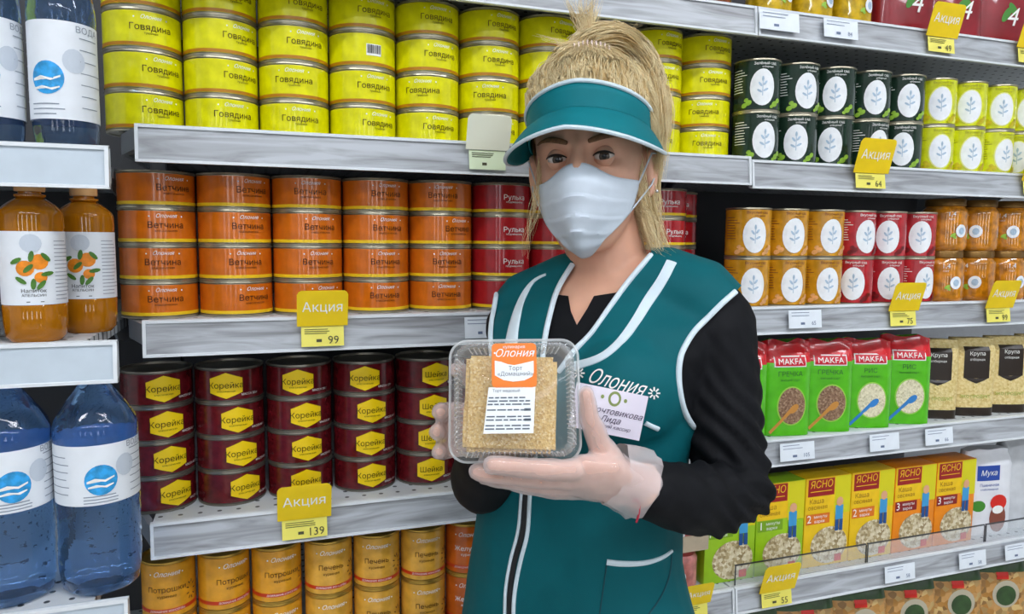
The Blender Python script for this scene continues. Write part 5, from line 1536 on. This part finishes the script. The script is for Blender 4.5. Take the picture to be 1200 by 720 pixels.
# ------------------------------------------------------------------ the cake in its clear box
BC = P(603, 469, 0.690)
bz = ((CAM-BC).normalized()+Vector((0, 0, 0.10))).normalized()      # the lid looks at us, tipped up a little
bx_ = (RGT*0.999+UPV*0.012); bx_ = (bx_-bz*bx_.dot(bz)).normalized(); by_ = bz.cross(bx_)
BM4 = Matrix.Identity(4)
for i in range(3): BM4[i][0], BM4[i][1], BM4[i][2], BM4[i][3] = bx_[i], by_[i], bz[i], BC[i]
def rsq(a, b, r, n=8):
    """rounded rectangle, counted round"""
    o = []
    for cx, cy, s in ((a-r, b-r, 0), (-a+r, b-r, 1), (-a+r, -b+r, 2), (a-r, -b+r, 3)):
        for k in range(n+1): t = (s+k/n)*PI/2; o.append((cx+r*math.cos(t), cy+r*math.sin(t)))
    return o
def shell(levels, m, ribs=0.0, name='lid', thick=0.0006):
    """levels: (half w, half h, corner r, z); open at the first, closed at the last"""
    bm = bmesh.new(); R = []
    def dense(o, k=5):
        q = []
        for i in range(len(o)):
            a, b = o[i], o[(i+1) % len(o)]; d = math.hypot(b[0]-a[0], b[1]-a[1]); nn = max(1, int(d/0.0022))
            q += [(a[0]+(b[0]-a[0])*t/nn, a[1]+(b[1]-a[1])*t/nn) for t in range(nn)]
        return q
    base = dense(rsq(1.0*levels[0][0], levels[0][1], levels[0][2]))
    for li, (a, b, r, z, rib) in enumerate(levels):
        row = []
        for i, (x, y) in enumerate(base):
            sx, sy = x*a/levels[0][0], y*b/levels[0][1]
            L = math.hypot(sx, sy); s = 1+(rib*math.sin(i*PI/1.0+0.5) / L if rib else 0)
            row.append(bm.verts.new((sx*s, sy*s, z)))
        R.append(row)
    n = len(base)
    for A, B in zip(R, R[1:]):
        for k in range(n): bm.faces.new((A[k], A[(k+1) % n], B[(k+1) % n], B[k]))
    bm.faces.new(R[-1])
    return bm_mesh(name, bm, m, True, 40)
CLEAR = film_mat('clear plastic', '#f4f8fa', 0.06, 0.05)
root = empty('cake_box'); root.matrix_world = BM4; tag(root, 'clear ribbed plastic clamshell box held in gloved hands', 'box')
W2, H2 = 0.0600, 0.0560
obj('lid', shell([(W2, H2, 0.016, 0.0, 0), (W2, H2, 0.016, 0.002, 0), (W2*0.955, H2*0.955, 0.015, 0.003, 0), (W2*0.945, H2*0.945, 0.015, 0.006, 0.0020), (W2*0.89, H2*0.89, 0.014, 0.026, 0.0020), (W2*0.84, H2*0.84, 0.013, 0.031, 0), (W2*0.80, H2*0.80, 0.012, 0.032, 0)], CLEAR, name='lid'), root)
obj('tray', shell([(W2, H2, 0.016, -0.0008, 0), (W2, H2, 0.016, -0.0028, 0), (W2*0.955, H2*0.955, 0.015, -0.0035, 0), (W2*0.92, H2*0.92, 0.014, -0.012, 0.0015), (W2*0.86, H2*0.86, 0.013, -0.026, 0.0015), (W2*0.82, H2*0.82, 0.012, -0.0275, 0)], CLEAR, name='tray'), root)
RIM = film_mat('clear plastic rim', '#f4f8fa', 0.30, 0.08)
bm = bmesh.new(); o = rsq(W2+0.0015, H2+0.0015, 0.0165); tube(bm, [(x, y, -0.0002) for x, y in o+[o[0]]], [0.0014]*(len(o)+1), n=6, caps=False)
obj('rim', bm_mesh('rim', bm, RIM), root)
def wall_ribs(a0, b0, z0, a1, b1, z1, name):
    bm = bmesh.new()
    def run(p, q): tube(bm, [p, q], [0.00075, 0.00075], n=5, caps=False)
    n = 19
    for i in range(n):
        t = -0.80+1.60*i/(n-1)
        for s in (-1, 1):
            run((t*a0, s*b0, z0), (t*a1, s*b1, z1)); run((s*a0, t*b0, z0), (s*a1, t*b1, z1))
    return tag(obj(name, bm_mesh(name, bm, RIBM), root), kind='stuff')
RIBM = film_mat('clear plastic rib', '#fbfdff', 0.38, 0.08)
wall_ribs(W2*0.945, H2*0.945, 0.006, W2*0.885, H2*0.885, 0.027, 'lid_ribs')
wall_ribs(W2*0.925, H2*0.925, -0.010, W2*0.86, H2*0.86, -0.025, 'tray_ribs')
# stickers on the lid face
ORST = mat('orange sticker', '#ef7d1c', 0.35); WST = mat('white sticker', '#eef2f5', 0.4); INK = mat('grey ink', '#5a6470', 0.5)
def sheet(pts, z, m, name, par, th=0.0003):
    bm = bmesh.new(); a = [bm.verts.new((x, y, z)) for x, y in pts]; b = [bm.verts.new((x, y, z-th)) for x, y in pts]
    bm.faces.new(a); bm.faces.new(b[::-1]); n = len(pts)
    for i in range(n): bm.faces.new((a[i], b[i], b[(i+1) % n], a[(i+1) % n]))
    return obj(name, bm_mesh(name, bm, m, False), par)
zt = 0.0330
st = sheet([(x, y+0.0285) for x, y in rsq(0.0205, 0.0205, 0.004, 4)], zt, ORST, 'sticker', root)
fl = lambda z: (lambda u, v: (u, v, z))
obj('lettering', Acc(fl(zt+0.0003)).text('Олония', 0.0100, 0.0, 0.0395, bold=0.010, shear=0.3).text('кулинария', 0.004, 0, 0.0455, bold=0.02).ellipse(0.001, 0.001, -0.0178, 0.040, 6, 1).ellipse(0.001, 0.001, 0.0178, 0.040, 6, 1).mesh('word', WST), st)
wv = [(-0.0178, 0.033), (-0.012, 0.0318), (-0.006, 0.0296), (0.0, 0.0286), (0.007, 0.030), (0.0178, 0.0325), (0.0178, 0.022), (0.0165, 0.018), (0.009, 0.0145), (-0.001, 0.0135), (-0.010, 0.0150), (-0.0178, 0.0195)]
sheet(wv, zt+0.0003, WST, 'sticker', st, 0.0002)
obj('lettering', Acc(fl(zt+0.0006)).text('Торт', 0.0055, 0.001, 0.0255, bold=0.01).text('«Домашний»', 0.0052, 0.001, 0.0205, bold=0.01).mesh('word', INK), st)
st2 = sheet([(-0.0235, 0.0085), (0.0190, 0.0085), (0.0165, -0.0330), (-0.0285, -0.0330)], zt, WST, 'price_sticker', root)
a = Acc(fl(zt+0.0004)); a.text('Торт медовый', 0.0036, -0.0075, 0.0052, bold=0.02)
rr = random.Random(4)
for i, v in enumerate((-0.001, -0.004, -0.007, -0.012, -0.018, -0.021, -0.026, -0.029)):
    u = -0.0235-0.0035*i/7
    while u < 0.011:
        L = rr.uniform(0.003, 0.009); a.rect(u, min(0.014, u+L), v-0.0006, v+0.0006); u += L+0.0014
    if i in (3, 5): a.rect(0.0085, 0.0145, v-0.001, v+0.0012)
obj('lettering', a.mesh('print', INK), st2)
# the cake itself
CAKE = grain_mat('honey cake crumb', ['#d2a858', '#e4c480', '#c2964a', '#eed8a2'], 560)
bm = bmesh.new()
bmesh.ops.create_cube(bm, size=1.0, matrix=Matrix.Diagonal((0.086, 0.090, 0.036, 1)))
bmesh.ops.bevel(bm, geom=bm.edges[:], offset=0.004, segments=2, affect='EDGES')
bmesh.ops.subdivide_edges(bm, edges=bm.edges[:], cuts=4, use_grid_fill=True)
for v in bm.verts: v.co += v.co.normalized()*0.0012*mnoise.noise(v.co*260)
cake = obj('cake', bm_mesh('cake', bm, CAKE, True, 60))
cake.matrix_world = BM4 @ Matrix.Translation((-0.004, -0.0045, -0.0045)) @ Matrix.Rotation(math.radians(-2.5), 4, 'Z')
tag(cake, 'square golden crumb cake inside the clear box', 'cake')
